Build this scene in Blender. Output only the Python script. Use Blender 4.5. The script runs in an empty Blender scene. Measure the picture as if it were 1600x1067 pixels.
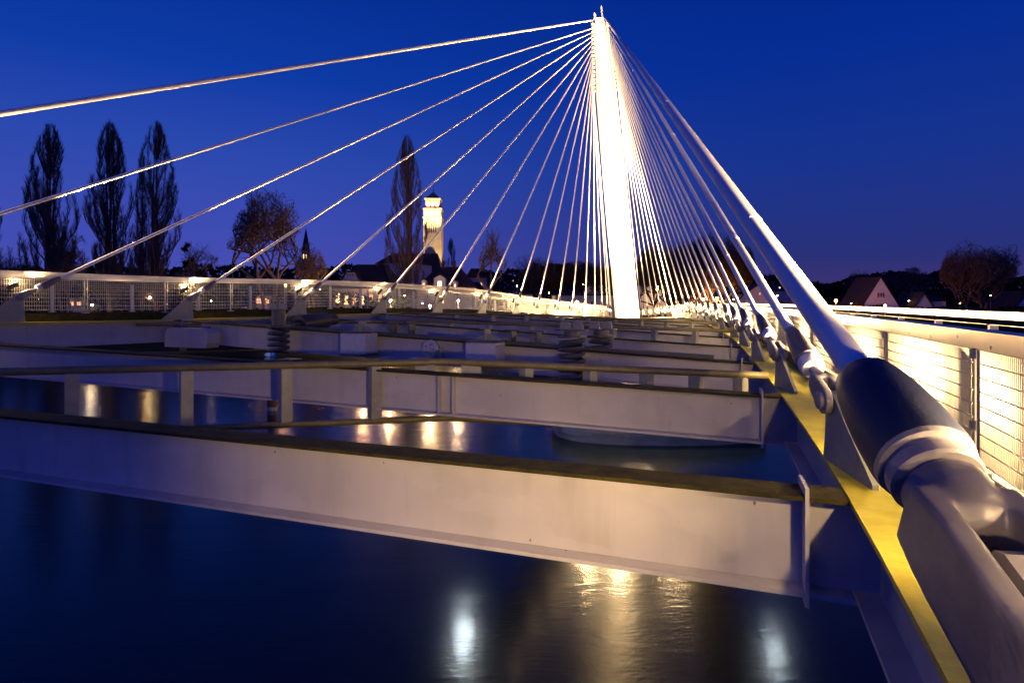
import bpy, bmesh, math, random
import numpy as np
from mathutils import Vector, Matrix
random.seed(7)
rng = np.random.default_rng(7)
S = bpy.context.scene
COL = S.collection
R = math.radians
F, CX, HY = 930.0, 800.0, 470.0          # pixels of focal length, principal column, horizon row (in the 1600 px photograph)

# ------------------------------------------------------------------ camera
cam = bpy.data.cameras.new('camera'); camo = bpy.data.objects.new('camera', cam); COL.objects.link(camo)
camo.location = (0, 0, 0); camo.rotation_euler = (R(90), 0, 0)
cam.sensor_width = 36; cam.lens = 36*F/1600; cam.shift_y = -(533.5-HY)/1600
cam.clip_start = 0.05; cam.clip_end = 6000
S.camera = camo
# ------------------------------------------------------------------ dusk sky
W = bpy.data.worlds.new('World'); S.world = W; W.use_nodes = True
nt = W.node_tree; N = nt.nodes; L = nt.links
for n in list(N): N.remove(n)
out = N.new('ShaderNodeOutputWorld'); bg = N.new('ShaderNodeBackground'); tc = N.new('ShaderNodeTexCoord'); sp = N.new('ShaderNodeSeparateXYZ')
L.new(tc.outputs['Generated'], sp.inputs[0])
def ramp(stops):
    r = N.new('ShaderNodeValToRGB'); e = r.color_ramp.elements
    while len(e) < len(stops): e.new(0.5)
    for i, (p, c) in enumerate(stops): e[i].position = p; e[i].color = (*c, 1)
    L.new(sp.outputs['Z'], r.inputs[0]); return r
rl = ramp([(0, (.066, .070, .37)), (.10, (.046, .066, .40)), (.22, (.022, .060, .38)), (.33, (.004, .040, .34)), (.5, (.001, .022, .24)), (1, (.001, .012, .13))])
rr = ramp([(0, (.050, .030, .13)), (.07, (.020, .028, .17)), (.20, (.008, .030, .24)), (.35, (.0015, .024, .26)), (.5, (.0008, .017, .22)), (1, (.001, .010, .11))])
mr = N.new('ShaderNodeMapRange'); mr.inputs[1].default_value = -.5; mr.inputs[2].default_value = .45; mr.interpolation_type = 'SMOOTHSTEP'
L.new(sp.outputs['X'], mr.inputs[0])
mx = N.new('ShaderNodeMixRGB'); L.new(mr.outputs[0], mx.inputs[0]); L.new(rl.outputs[0], mx.inputs[1]); L.new(rr.outputs[0], mx.inputs[2])
mw = N.new('ShaderNodeMapRange'); mw.inputs[1].default_value = .15; mw.inputs[2].default_value = -.8; mw.inputs[3].default_value = 1.12; mw.inputs[4].default_value = 1.6
L.new(sp.outputs['Y'], mw.inputs[0]); mtn = N.new('ShaderNodeMixRGB'); mtn.blend_type = 'MULTIPLY'; mtn.inputs[2].default_value = (.62, .86, 1.15, 1)
mf = N.new('ShaderNodeMapRange'); mf.inputs[1].default_value = .2; mf.inputs[2].default_value = -.4; L.new(sp.outputs['Y'], mf.inputs[0]); L.new(mf.outputs[0], mtn.inputs[0])
L.new(mx.outputs[0], mtn.inputs[1]); L.new(mtn.outputs[0], bg.inputs[0]); L.new(mw.outputs[0], bg.inputs[1]); L.new(bg.outputs[0], out.inputs[0])
S.view_settings.view_transform = 'Standard'; S.view_settings.look = 'None'; S.view_settings.exposure = 0; S.view_settings.gamma = 1
try:
    S.cycles.use_denoising = True; S.cycles.max_bounces = 5; S.cycles.glossy_bounces = 3; S.cycles.diffuse_bounces = 2
    S.cycles.sample_clamp_indirect = 4; S.cycles.use_light_tree = True; S.cycles.caustics_reflective = False; S.cycles.caustics_refractive = False
except Exception: pass
WARM = (1.0, .67, .31)
def lamp(kind, name, loc, power, color=WARM, radius=.05, direction=None, cone=60, blend=.6, parent=None):
    l = bpy.data.lights.new(name, kind); l.energy = power; l.color = color; l.shadow_soft_size = radius
    if kind == 'SPOT': l.spot_size = R(cone); l.spot_blend = blend
    o = bpy.data.objects.new(name, l); COL.objects.link(o)
    m = Matrix.Translation(Vector(loc))
    if direction is not None: m = m @ Vector(direction).normalized().to_track_quat('-Z', 'Y').to_matrix().to_4x4()
    if parent is not None: o.parent = parent; o.matrix_parent_inverse = Matrix(); o.matrix_local = WM[parent.name].inverted() @ m
    else: o.matrix_world = m
    return o
# ------------------------------------------------------------------ materials
def mat(name, base, rough=.5, metal=0, var=0, vscale=3, base2=None, bump=0, bscale=40, emit=None, estr=0, spec=.5, stretch=(1, 1, 1), thresh=(.35, .65)):
    m = bpy.data.materials.new(name); m.use_nodes = True; t = m.node_tree; b = t.nodes['Principled BSDF']
    b.inputs['Base Color'].default_value = (*base, 1); b.inputs['Roughness'].default_value = rough; b.inputs['Metallic'].default_value = metal
    b.inputs['Specular IOR Level'].default_value = spec
    if emit: b.inputs['Emission Color'].default_value = (*emit, 1); b.inputs['Emission Strength'].default_value = estr
    if var or base2 or bump:
        c = t.nodes.new('ShaderNodeTexCoord'); mp = t.nodes.new('ShaderNodeMapping'); mp.inputs['Scale'].default_value = stretch
        t.links.new(c.outputs['Object'], mp.inputs[0])
    if base2 or var:
        n = t.nodes.new('ShaderNodeTexNoise'); n.inputs['Scale'].default_value = vscale; n.inputs['Detail'].default_value = 8; n.inputs['Roughness'].default_value = .6
        t.links.new(mp.outputs[0], n.inputs[0])
        r = t.nodes.new('ShaderNodeMapRange'); r.inputs[1].default_value = thresh[0]; r.inputs[2].default_value = thresh[1]; t.links.new(n.outputs[0], r.inputs[0])
        x = t.nodes.new('ShaderNodeMixRGB'); t.links.new(r.outputs[0], x.inputs[0])
        b2 = base2 or tuple(v*(1-var) for v in base)
        x.inputs[1].default_value = (*base, 1); x.inputs[2].default_value = (*b2, 1)
        t.links.new(x.outputs[0], b.inputs['Base Color'])
        r2 = t.nodes.new('ShaderNodeMapRange'); r2.inputs[3].default_value = max(0, rough-.08); r2.inputs[4].default_value = min(1, rough+.1)
        t.links.new(n.outputs[0], r2.inputs[0]); t.links.new(r2.outputs[0], b.inputs['Roughness'])
    if bump:
        n = t.nodes.new('ShaderNodeTexNoise'); n.inputs['Scale'].default_value = bscale; n.inputs['Detail'].default_value = 5; t.links.new(mp.outputs[0], n.inputs[0])
        bb = t.nodes.new('ShaderNodeBump'); bb.inputs['Strength'].default_value = bump; bb.inputs['Distance'].default_value = .02
        t.links.new(n.outputs[0], bb.inputs['Height']); t.links.new(bb.outputs[0], b.inputs['Normal'])
    return m
M = dict(
    steel=mat('painted_steel', (.50, .47, .47), .5, var=.14, vscale=1.3, bump=.06, bscale=9),
    steel_dark=mat('grey_steel', (.10, .09, .085), .5, var=.3, vscale=4, bump=.2),
    olive=mat('lamp_yellow_flange', (.54, .48, .035), .45, base2=(.40, .34, .02), vscale=5, bump=.2, bscale=70),  # yellow of the lamp light put into the edge flange colour
    topfl=mat('dark_flange_top', (.055, .046, .008), .8, spec=.2, base2=(.025, .021, .005), vscale=7, bump=.5, bscale=60),  # darker mottled olive for the beam tops and kerbs
    chord=mat('weathered_pipe', (.20, .165, .06), .45, var=.3, vscale=6, bump=.2),
    cast=mat('cast_steel_paint', (.26, .235, .25), .42, var=.25, vscale=5, bump=.12, bscale=30),
    cast_dark=mat('dark_cast_steel', (.15, .135, .165), .40, var=.3, vscale=6, bump=.10, bscale=30),
    sleeve=mat('dark_sleeve', (.030, .034, .060), .5, bump=.12, bscale=60, spec=.3),
    socket=mat('socket_paint', (.15, .12, .11), .5, bump=.3, bscale=90),
    cable=mat('white_cable_sheath', (.80, .76, .72), .75, spec=.25, bump=.02, bscale=30),
    white=mat('mast_paint', (.85, .82, .76), .45, var=.06, vscale=.6),
    plate=mat('plate_paint', (.30, .30, .25), .5, var=.2, vscale=8, bump=.2),
    inox=mat('brushed_stainless', (.58, .53, .49), .30, metal=1, var=.12, vscale=2, bump=.04, bscale=30),
    wire=mat('mesh_wire', (.40, .38, .34), .40, metal=.6),
    deck=mat('deck_surface', (.50, .47, .33), .7, var=.2, vscale=6, bump=.3),
    lens=mat('lamp_lens', (1, .9, .7), .4, emit=(1, .80, .50), estr=60),
    coldlens=mat('cold_lens', (.9, .95, 1), .4, emit=(.8, .95, 1), estr=60),
    whitelamp=mat('white_lamp', (1, .9, .7), .4, emit=(1, .75, .42), estr=60),
    conc=mat('concrete', (.42, .38, .33), .85, base2=(.24, .21, .17), vscale=.5, bump=.6, bscale=4, stretch=(1, 1, 4)),
    lead=mat('wrapped_mass', (.72, .70, .72), .38, metal=.3, var=.3, vscale=14, bump=1.0, bscale=22, stretch=(1, 1, 4)),
    spring=mat('spring_steel', (.085, .08, .085), .4, metal=.3),
    black=mat('black_paint', (.025, .025, .03), .45, bump=.1),
    rust=mat('rusty_pile', (.16, .06, .025), .9, base2=(.07, .035, .02), vscale=2, bump=.6, bscale=8),
    bark=mat('bark', (.13, .088, .078), .9, spec=.1),
    bark2=mat('pale_bark', (.085, .065, .055), .9, spec=.1),
    bushy=mat('evergreen', (.015, .022, .012), .9, spec=.1),
    brownwood=mat('winter_wood', (.05, .033, .026), .95, spec=.05),
    ground=mat('far_bank', (.030, .034, .018), .95, var=.5, vscale=.08, spec=.1),
    plaster=mat('plaster', (.48, .42, .40), .85, var=.15, vscale=.7),
    plaster_w=mat('white_plaster', (.62, .56, .54), .85, var=.12, vscale=.6),
    stone=mat('church_stone', (.60, .50, .34), .85, base2=(.45, .36, .22), vscale=.6, bump=.4, bscale=3),
    roof=mat('slate_roof', (.045, .032, .034), .9, bump=.4, bscale=3, spec=.15),
    roof_red=mat('red_tile_roof', (.10, .030, .020), .85, bump=.4, bscale=3, spec=.2),
    copper=mat('copper_roof', (.12, .13, .09), .7),
    glassdark=mat('dark_window', (.02, .02, .03), .15),
    litwin=mat('lit_window', (.6, .4, .2), .5, emit=(1, .62, .26), estr=4.5),
    litwin2=mat('dim_lit_window', (.6, .4, .2), .5, emit=(1, .45, .20), estr=1.8),
    shutter=mat('red_shutter', (.16, .035, .03), .7),
    frame=mat('window_frame', (.55, .5, .47), .6),
    sodium=mat('sodium_lamp', (1, .5, .15), .4, emit=(1, .33, .05), estr=90),
    blue=mat('sign_blue', (.02, .12, .45), .5),
    signw=mat('sign_white', (.7, .75, .8), .5),
)
# white painted sheath with fine ribs round the tube
def water_mat():
    m = bpy.data.materials.new('river_water'); m.use_nodes = True; t = m.node_tree; b = t.nodes['Principled BSDF']
    b.inputs['Base Color'].default_value = (.003, .007, .012, 1); b.inputs['Roughness'].default_value = .17; b.inputs['IOR'].default_value = 1.33
    c = t.nodes.new('ShaderNodeTexCoord'); prev = None
    for sc, st, di, stre in ((.4, .12, .20, (.4, 1, 1)), (2.6, .16, .05, (.35, 1, 1)), (9, .20, .02, (.35, 1, 1))):
        mp = t.nodes.new('ShaderNodeMapping'); mp.inputs['Scale'].default_value = stre; t.links.new(c.outputs['Object'], mp.inputs[0])
        n = t.nodes.new('ShaderNodeTexNoise'); n.inputs['Scale'].default_value = sc; n.inputs['Detail'].default_value = 4; n.inputs['Distortion'].default_value = .6
        t.links.new(mp.outputs[0], n.inputs[0])
        bb = t.nodes.new('ShaderNodeBump'); bb.inputs['Strength'].default_value = st; bb.inputs['Distance'].default_value = di
        t.links.new(n.outputs[0], bb.inputs['Height'])
        if prev: t.links.new(prev.outputs[0], bb.inputs['Normal'])
        prev = bb
    t.links.new(prev.outputs[0], b.inputs['Normal'])
    return m
M['water'] = water_mat()
def weather(m):
    t = m.node_tree; b = t.nodes['Principled BSDF']; src = b.inputs['Base Color'].links[0].from_socket; c = t.nodes.new('ShaderNodeTexCoord')
    def layer(src, scale, stretch, lo, hi, col, fac, kind='ShaderNodeTexNoise'):
        mp = t.nodes.new('ShaderNodeMapping'); mp.inputs['Scale'].default_value = stretch; t.links.new(c.outputs['Object'], mp.inputs[0])
        n = t.nodes.new(kind); n.inputs['Scale'].default_value = scale; t.links.new(mp.outputs[0], n.inputs[0])
        if kind == 'ShaderNodeTexNoise': n.inputs['Detail'].default_value = 5
        r = t.nodes.new('ShaderNodeMapRange'); r.inputs[1].default_value = lo; r.inputs[2].default_value = hi; r.inputs[4].default_value = fac; t.links.new(n.outputs[0], r.inputs[0])
        x = t.nodes.new('ShaderNodeMixRGB'); t.links.new(r.outputs[0], x.inputs[0]); t.links.new(src, x.inputs[1]); x.inputs[2].default_value = (*col, 1); return x.outputs[0]
    src = layer(src, 6, (1, 1, .12), .52, .75, (.22, .19, .16), .28)       # run marks
    src = layer(src, 2.2, (.5, .5, 1.2), .56, .60, (.58, .55, .56), .22)   # touched up paint
    src = layer(src, 5.5, (1, 1, .6), .055, .03, (.05, .04, .035), .85, 'ShaderNodeTexVoronoi')  # specks
    t.links.new(src, b.inputs['Base Color'])
weather(M['steel'])
# ------------------------------------------------------------------ mesh tools
WM = {}
def basis(d, up=(0, 0, 1)):
    """matrix whose Z axis runs along d and whose X axis is horizontal"""
    z = Vector(d).normalized(); x = Vector(up).cross(z)
    if x.length < 1e-4: x = Vector((1, 0, 0))
    x.normalize(); y = z.cross(x); return Matrix((x, y, z)).transposed()
class MB:
    def __init__(s): s.v = []; s.f = []
    def add(s, vs, fs):
        n = len(s.v); s.v += [tuple(v) for v in vs]; s.f += [tuple(i+n for i in f) for f in fs]; return s
    def hexa(s, c8): return s.add(c8, [(0, 3, 2, 1), (4, 5, 6, 7), (0, 1, 5, 4), (1, 2, 6, 5), (2, 3, 7, 6), (3, 0, 4, 7)])
    def box(s, c, d, m=None):
        x, y, z = d[0]/2, d[1]/2, d[2]/2
        vs = [Vector(p) for p in ((-x, -y, -z), (x, -y, -z), (x, y, -z), (-x, y, -z), (-x, -y, z), (x, -y, z), (x, y, z), (-x, y, z))]
        if m is not None: vs = [m @ v for v in vs]
        c = Vector(c); return s.hexa([v+c for v in vs])
    def bar(s, a, b, w, h, up=(0, 0, 1)):
        a, b = Vector(a), Vector(b); d = b-a; m = basis(d, up)
        return s.box((a+b)/2, (w, h, d.length), m)
    def tube(s, pts, r, n=10, caps=True):
        pts = [Vector(p) for p in pts]; k = len(pts); rs = r if hasattr(r, '__len__') else [r]*k; vs = []
        for i, p in enumerate(pts):
            d = (pts[min(i+1, k-1)]-pts[max(i-1, 0)]); m = basis(d)
            for j in range(n):
                a = 2*math.pi*j/n; vs.append(p+m @ Vector((math.cos(a)*rs[i], math.sin(a)*rs[i], 0)))
        fs = [(i*n+j, i*n+(j+1) % n, (i+1)*n+(j+1) % n, (i+1)*n+j) for i in range(k-1) for j in range(n)]
        if caps: fs += [tuple(range(n-1, -1, -1)), tuple((k-1)*n+j for j in range(n))]
        return s.add(vs, fs)
    def lathe(s, prof, m=None, o=(0, 0, 0), n=24, caps=True):
        o = Vector(o); vs = []
        for r, z in prof:
            for j in range(n):
                a = 2*math.pi*j/n; v = Vector((math.cos(a)*r, math.sin(a)*r, z)); vs.append((m @ v if m is not None else v)+o)
        k = len(prof)
        fs = [(i*n+j, i*n+(j+1) % n, (i+1)*n+(j+1) % n, (i+1)*n+j) for i in range(k-1) for j in range(n)]
        if caps: fs += [tuple(range(n-1, -1, -1)), tuple((k-1)*n+j for j in range(n))]
        return s.add(vs, fs)
    def prism(s, poly, off):
        """closed polygon (3d points) extruded by off"""
        n = len(poly); a = [Vector(p) for p in poly]; o = Vector(off); b = [p+o for p in a]
        return s.add(a+b, [tuple(range(n-1, -1, -1)), tuple(range(n, 2*n))]+[(i, (i+1) % n, n+(i+1) % n, n+i) for i in range(n)])
    def sweep(s, pts, prof, side):
        """profile (u outward, z up) swept along pts; side(i) gives outward unit vectors"""
        k, n = len(pts), len(prof); vs = []
        for i, p in enumerate(pts):
            for u, z in prof: vs.append(Vector(p)+side[i]*u+Vector((0, 0, z)))
        fs = [(i*n+j, i*n+(j+1) % n, (i+1)*n+(j+1) % n, (i+1)*n+j) for i in range(k-1) for j in range(n)]
        fs += [tuple(range(n-1, -1, -1)), tuple((k-1)*n+j for j in range(n))]
        return s.add(vs, fs)
    def mesh(s, name, m, smooth=False, inv=None):
        me = bpy.data.meshes.new(name); vs = s.v
        if inv is not None: vs = [tuple(inv @ Vector(v)) for v in vs]
        me.from_pydata(vs, [], s.f); me.materials.append(m)
        bm = bmesh.new(); bm.from_mesh(me); bmesh.ops.recalc_face_normals(bm, faces=bm.faces); bm.to_mesh(me); bm.free()
        if smooth: smooth_by_angle(me)
        return me
    def build(s, name, m, parent=None, smooth=False):
        inv = WM[parent.name].inverted() if parent is not None else None
        o = bpy.data.objects.new(name, s.mesh(name, m, smooth, inv)); COL.objects.link(o)
        WM[o.name] = WM[parent.name] if parent is not None else Matrix()
        if parent is not None: o.parent = parent
        return o
def smooth_by_angle(me, ang=28):
    me.shade_smooth()
    bm = bmesh.new(); bm.from_mesh(me)
    for e in bm.edges:
        if len(e.link_faces) == 2 and e.calc_face_angle(0) > R(ang): e.smooth = False
    bm.to_mesh(me); bm.free()
def place(name, me, parent, local=None):
    o = bpy.data.objects.new(name, me); COL.objects.link(o); o.parent = parent
    if local is not None: o.matrix_local = local
    WM[o.name] = WM[parent.name] @ (local or Matrix()); return o
def empty(name, loc=(0, 0, 0), rot=None):
    o = bpy.data.objects.new(name, None); COL.objects.link(o); o.empty_display_size = .2
    m = Matrix.Translation(Vector(loc)) @ (rot.to_4x4() if rot is not None else Matrix()); o.matrix_world = m; WM[o.name] = m; return o
def tag(o, label=None, cat=None, group=None, kind=None):
    if label: o['label'] = label
    if cat: o['category'] = cat
    if group: o['group'] = group
    if kind: o['kind'] = kind
    return o
def thing(name, label, cat, loc=(0, 0, 0), rot=None, group=None): return tag(empty(name, loc, rot), label, cat, group)
def at(px, py, D): return Vector(((px-CX)*D/F, D, (HY-py)*D/F))
ORD = ['', 'first', 'second', 'third', 'fourth', 'fifth', 'sixth', 'seventh', 'eighth', 'ninth', 'tenth', 'eleventh', 'twelfth', 'thirteenth', 'fourteenth', 'fifteenth', 'sixteenth', 'seventeenth', 'eighteenth', 'nineteenth', 'twentieth']
WATER = -10.3
# ------------------------------------------------------------------ the lines of the bridge (x, depth, height of the edge flange)
RA = {-2: (-2.7, -7.5), -1: (-.9, -3.9), 0: (.72, -.2), 1: (2.19, 3.5), 2: (3.5, 7.25), 3: (4.75, 11.1), 4: (5.95, 14.9), 5: (7.1, 18.7), 6: (8.15, 22.7), 7: (9.15, 26.6),
      8: (10.1, 30.4), 9: (10.95, 34.2), 10: (11.7, 38), 11: (12.4, 41.9), 12: (13.0, 45.8), 13: (13.6, 49.7), 14: (14.1, 53.6), 15: (14.5, 57.5), 16: (14.8, 61.4), 17: (15.0, 65.3), 18: (15.1, 69.2), 19: (15.1, 73)}
RZ = {k: -1.15 for k in RA}; RZ.update({11: -1.18, 12: -1.22, 13: -1.3, 14: -1.4, 15: -1.5, 16: -1.6, 17: -1.75, 18: -1.9, 19: -2.0})
LA = {-1: (-19.0, 3.6), 0: (-16.8, 7.0), 1: (-14.4, 10.5), 2: (-12.2, 14.0), 3: (-9.9, 17.4), 4: (-7.55, 20.5), 5: (-5.35, 23.5), 6: (-3.45, 26.7), 7: (-1.6, 30.1), 8: (.1, 33.5), 9: (1.45, 37), 10: (3.05, 40.6),
      11: (4.4, 44), 12: (5.8, 47.4), 13: (7.1, 50.8), 14: (8.3, 54.4), 15: (9.4, 58), 16: (10.3, 61.7), 17: (11.0, 65.4), 18: (11.5, 69.2)}
LZ = {-1: -.46, 0: -.48, 1: -.50, 2: -.52, 3: -.55, 4: -.52, 5: -.50, 6: -.56, 7: -.65, 8: -.84, 9: -1.02, 10: -1.18, 11: -1.33, 12: -1.46, 13: -1.58, 14: -1.68, 15: -1.78, 16: -1.86, 17: -1.95, 18: -2.0}
def curve(tab, zt, t):
    k = math.floor(t); lo, hi = min(tab), max(tab); k = max(lo, min(hi-1, k)); f = t-k
    def g(i): i = max(lo, min(hi, i)); return Vector((*tab[i], zt[i]))
    p0, p1, p2, p3 = g(k-1), g(k), g(k+1), g(k+2)
    if k-1 < lo: p0 = p1*2-p2
    if k+2 > hi: p3 = p2*2-p1
    return .5*((2*p1)+(p2-p0)*f+(2*p0-5*p1+4*p2-p3)*f*f+(3*p1-p0-3*p2+p3)*f**3)
def side(tab, zt, t, sgn):
    d = curve(tab, zt, t+.05)-curve(tab, zt, t-.05); n = Vector((d.y, -d.x, 0)).normalized(); return n*sgn
class Line:
    def __init__(s, tab, zt, sgn): s.tab, s.zt, s.sgn, s.lo, s.hi = tab, zt, sgn, min(tab), max(tab)
    def p(s, t, off=0, dz=0): return curve(s.tab, s.zt, t)+side(s.tab, s.zt, t, s.sgn)*off+Vector((0, 0, dz))
    def n(s, t): return side(s.tab, s.zt, t, s.sgn)
    def sweep(s, prof, name, m, parent, step=.25, a=None, b=None, smooth=False):
        a = s.lo if a is None else a; b = s.hi if b is None else b
        ts = [a+(b-a)*i/max(1, round((b-a)/step)) for i in range(round((b-a)/step)+1)]
        return MB().sweep([s.p(t) for t in ts], prof, [s.n(t) for t in ts]).build(name, m, parent, smooth)
RL, LL = Line(RA, RZ, 1), Line(LA, LZ, -1)      # outward = away from the open gap
def rect(u0, u1, z0, z1): return [(u0, z0), (u1, z0), (u1, z1), (u0, z1)]
WID = 2.75
for ln, nm in ((RL, 'right'), (LL, 'left')):
    dk = thing('bridge_deck', {'right': 'curved footbridge deck with yellow lit edge flange at the right', 'left': 'long footbridge deck crossing behind the open beams at the left'}[nm], 'bridge deck', group='decks of the footbridge')
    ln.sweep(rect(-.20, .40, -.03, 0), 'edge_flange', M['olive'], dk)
    ln.sweep(rect(-.01, .01, -.60, -.031), 'girder_web', M['steel'], dk)
    ln.sweep(rect(-.15, .16, -.63, -.601), 'bottom_flange', M['steel'], dk)
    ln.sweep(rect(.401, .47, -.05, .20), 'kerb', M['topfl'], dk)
    ln.sweep(rect(.472, WID-.07, -.10, .10), 'walking_surface', M['deck'], dk)
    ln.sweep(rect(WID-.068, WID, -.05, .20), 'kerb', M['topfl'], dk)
    ln.sweep(rect(WID-.5, WID-.48, -.60, -.101), 'girder_web', M['steel'], dk)
    ribs = [MB().bar(ln.p(t, .03, -.33), ln.p(t, WID-.5, -.33), .02, .46) for t in range(ln.lo, ln.hi)]
    for b in ribs: b.build('floor_rib', M['steel'], dk)
# ------------------------------------------------------------------ railings
def railing(ln, off, label, outer, fine, a, b, H0=.23, H1=1.13):
    r = thing('railing', label, 'railing', group='railings of the footbridge')
    ts = [a+i*.5 for i in range(int((b-a)*2)+1)]
    for i, t in enumerate(ts):
        p = ln.p(t, off); n = ln.n(t); tan = Vector((-n.y, n.x, 0))
        m = MB(); c = p+n*.045
        rot = Matrix((tan, n, Vector((0, 0, 1)))).transposed()
        m.box(c+Vector((0, 0, (H0+H1-.05)/2-.05)), (.07 if outer else .02, .10 if outer else .045, H1-H0+.03), rot); m.box(c+Vector((0, 0, .215)), (.16, .13, .02), rot)
        m.build('post', M['steel'], r)
        if i+1 < len(ts):
            t2 = ts[i+1]; q = ln.p(t2, off); d = q-p; Lg = d.length; dn = Vector((d.x, d.y, 0)).normalized()
            far = (p+q).length/2
            m = MB()
            if outer: sp_ = .12; rr_ = .004
            else: sp_ = (fine if far < 16 else .05 if far < 30 else .09); rr_ = .0024 if far < 12 else .0042 if far < 30 else .007
            g = .035/Lg; nr = max(3, int(Lg*(1-2*g)/sp_))
            z0, z1 = H0+.06, H1+.03
            if not outer:
                for j in range(nr+1):
                    f = g+(1-2*g)*j/nr; c = p+d*f
                    x, y = dn*rr_, Vector((-dn.y, dn.x, 0))*rr_
                    vs = [c+Vector((0, 0, z0))-x-y, c+Vector((0, 0, z0))+x-y, c+Vector((0, 0, z0))+x+y, c+Vector((0, 0, z0))-x+y]
                    m.add(vs+[v+Vector((0, 0, z1-z0)) for v in vs], [(0, 1, 5, 4), (1, 2, 6, 5), (2, 3, 7, 6), (3, 0, 4, 7)])
            nh = 8
            for j in range(nh+1):
                z = z0+(z1-z0)*j/nh; rw = .003 if far < 9 else .005 if far < 30 else .007
                m.bar(p+d*g+Vector((0, 0, z))-ln.n(t)*.008, p+d*(1-g)+Vector((0, 0, z))-ln.n(t2)*.008, rw*2, rw*2)
            if not outer and far < 45:
                for f in (g, 1-g): m.bar(p+d*f+Vector((0, 0, z0)), p+d*f+Vector((0, 0, z1)), .014, .02, (0, 1, 0))
                for z in (.45, .85):
                    c = p+d*(g*.5)+Vector((0, 0, z)); m.box(c, (.05, .035, .05))
            m.build('mesh_panel', M['wire'], r)
    sub = [a+i*.125 for i in range(int((b-a)*8)+1)]
    pts = [ln.p(t, off) for t in sub]; sd = [ln.n(t) for t in sub]
    MB().sweep(pts, rect(-.022, -.012, H1+.035, H1+.115), sd).build('top_band', M['inox'], r)
    MB().sweep(pts, [(-.03, H1+.116), (.10, H1+.116), (.10, H1+.135), (-.03, H1+.135)], sd).build('handrail', M['inox'], r)
    rv = MB()
    for i in range(int((b-a)*8)):
        t = a+.06+i*.125
        if ln.p(t).length < 26: 
            rv.lathe([(.009, 0), (.007, .006)], basis(-ln.n(t)), ln.p(t, off-.022, H1+.055+(.03 if i % 4 == 0 else 0)), n=8)
    if rv.v: rv.build('rivet', M['inox'], r); 
    return r
railing(RL, .45, 'near railing along the right deck with fine mesh panels and steel band', False, .022, -1, 19, .20, .85)
railing(RL, WID-.06, 'far railing of the right deck with wide posts and wires', True, .1, -1, 19, .20, .87)
railing(LL, .45, 'near railing of the left deck with bright band and mesh panels', False, .042, -1, 18)
railing(LL, WID-.06, 'far railing of the left deck seen through the nearer mesh', True, .1, -1, 18)
# ------------------------------------------------------------------ mast
MB0, MT = Vector((9.75, 50, -2.2)), Vector((7.28, 50, 23.9))
mast = thing('bridge_mast', 'tall leaning white floodlit mast where all the stay cables meet', 'mast', MB0)
ax = (MT-MB0); am = basis(ax, (0, 1, 0)); Lm = ax.length
# box section: width across the view along local y, tapered towards the top
def boxloft(secs, m, o):
    vs = []; fs = []
    for (w, d, z, dx) in secs:
        for sx, sy in ((-1, -1), (1, -1), (1, 1), (-1, 1)): vs.append(m @ Vector((sx*w/2+dx, sy*d/2, z))+o)
    k = len(secs)
    for i in range(k-1):
        for j in range(4): fs.append((i*4+j, i*4+(j+1) % 4, (i+1)*4+(j+1) % 4, (i+1)*4+j))
    fs += [(3, 2, 1, 0), tuple((k-1)*4+j for j in range(4))]
    return vs, fs
zz = ax.normalized(); xx = Vector((1, 0, 0)); xx = (xx-zz*xx.dot(zz)).normalized(); yy = zz.cross(xx); mm = Matrix((xx, yy, zz)).transposed()
b = MB(); b.add(*boxloft([(1.42, 1.2, 0, 0), (1.42, 1.2, 4, 0), (1.33, 1.1, 12, 0), (1.12, 1.0, 20, 0), (.82, .8, Lm-1.2, 0), (.7, .6, Lm-.25, 0)], mm, MB0)); b.build('shaft', M['white'], mast)
b = MB(); b.add(*boxloft([(.14, 1.34, .0, .83), (.14, 1.3, 12, .79), (.13, 1.1, 20, .70), (.10, .9, Lm-.8, .52)], mm, MB0)); b.build('side_rib', M['white'], mast)
b = MB(); b.add(*boxloft([(.12, 1.3, .0, -.82), (.12, 1.3, 12, -.78), (.10, 1.1, 20, -.69), (.10, .9, Lm-.8, -.52)], mm, MB0)); b.build('side_rib', M['white'], mast)
for dx, h in ((-.32, .55), (.30, 1.05)):
    b = MB(); b.lathe([(.13, 0), (.13, .12), (.085, .14), (.085, h*.6), (.10, h*.62), (.06, h)], mm, MT+xx*dx+zz*-.25, 12); b.build('finial', M['white'], mast)
b = MB(); b.add(*boxloft([(2.0, 1.5, -8.0, 0), (1.75, 1.2, 0, 0)], mm, MB0)); b.build('lower_leg', M['steel'], mast)
for i in range(18):
    z = Lm-.7-.33*i
    for s in (-1, 1): MB().box(MB0+mm @ Vector((s*(.60+.025*i), -.1, z)), (.22, .3, .12), mm).build('cable_lug', M['white'], mast)
pier = thing('bridge_pier', 'rounded concrete pile cap standing in the river below the mast', 'pier', (11.3, 47, WATER))
poly = []
for i in range(40):
    a = 2*math.pi*i/40; c, s_ = math.cos(a), math.sin(a)
    poly.append((math.copysign(abs(c)**.75, c), math.copysign(abs(s_)**.75, s_)))
b = MB(); vs = []; secs = [(7.9, 4.6, -1.2), (8.0, 4.7, .25), (8.15, 4.85, .5), (8.2, 4.9, 1.25), (8.0, 4.7, 1.5), (1, .6, 1.6)]
for (rx, ry, z) in secs: vs += [Vector((11.3+x*rx, 47+y*ry, WATER+z)) for x, y in poly]
fs = [(i*40+j, i*40+(j+1) % 40, (i+1)*40+(j+1) % 40, (i+1)*40+j) for i in range(5) for j in range(40)]+[tuple(5*40+j for j in range(40))]
b.add(vs, fs); b.build('pile_cap', M['conc'], pier, True)
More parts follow.
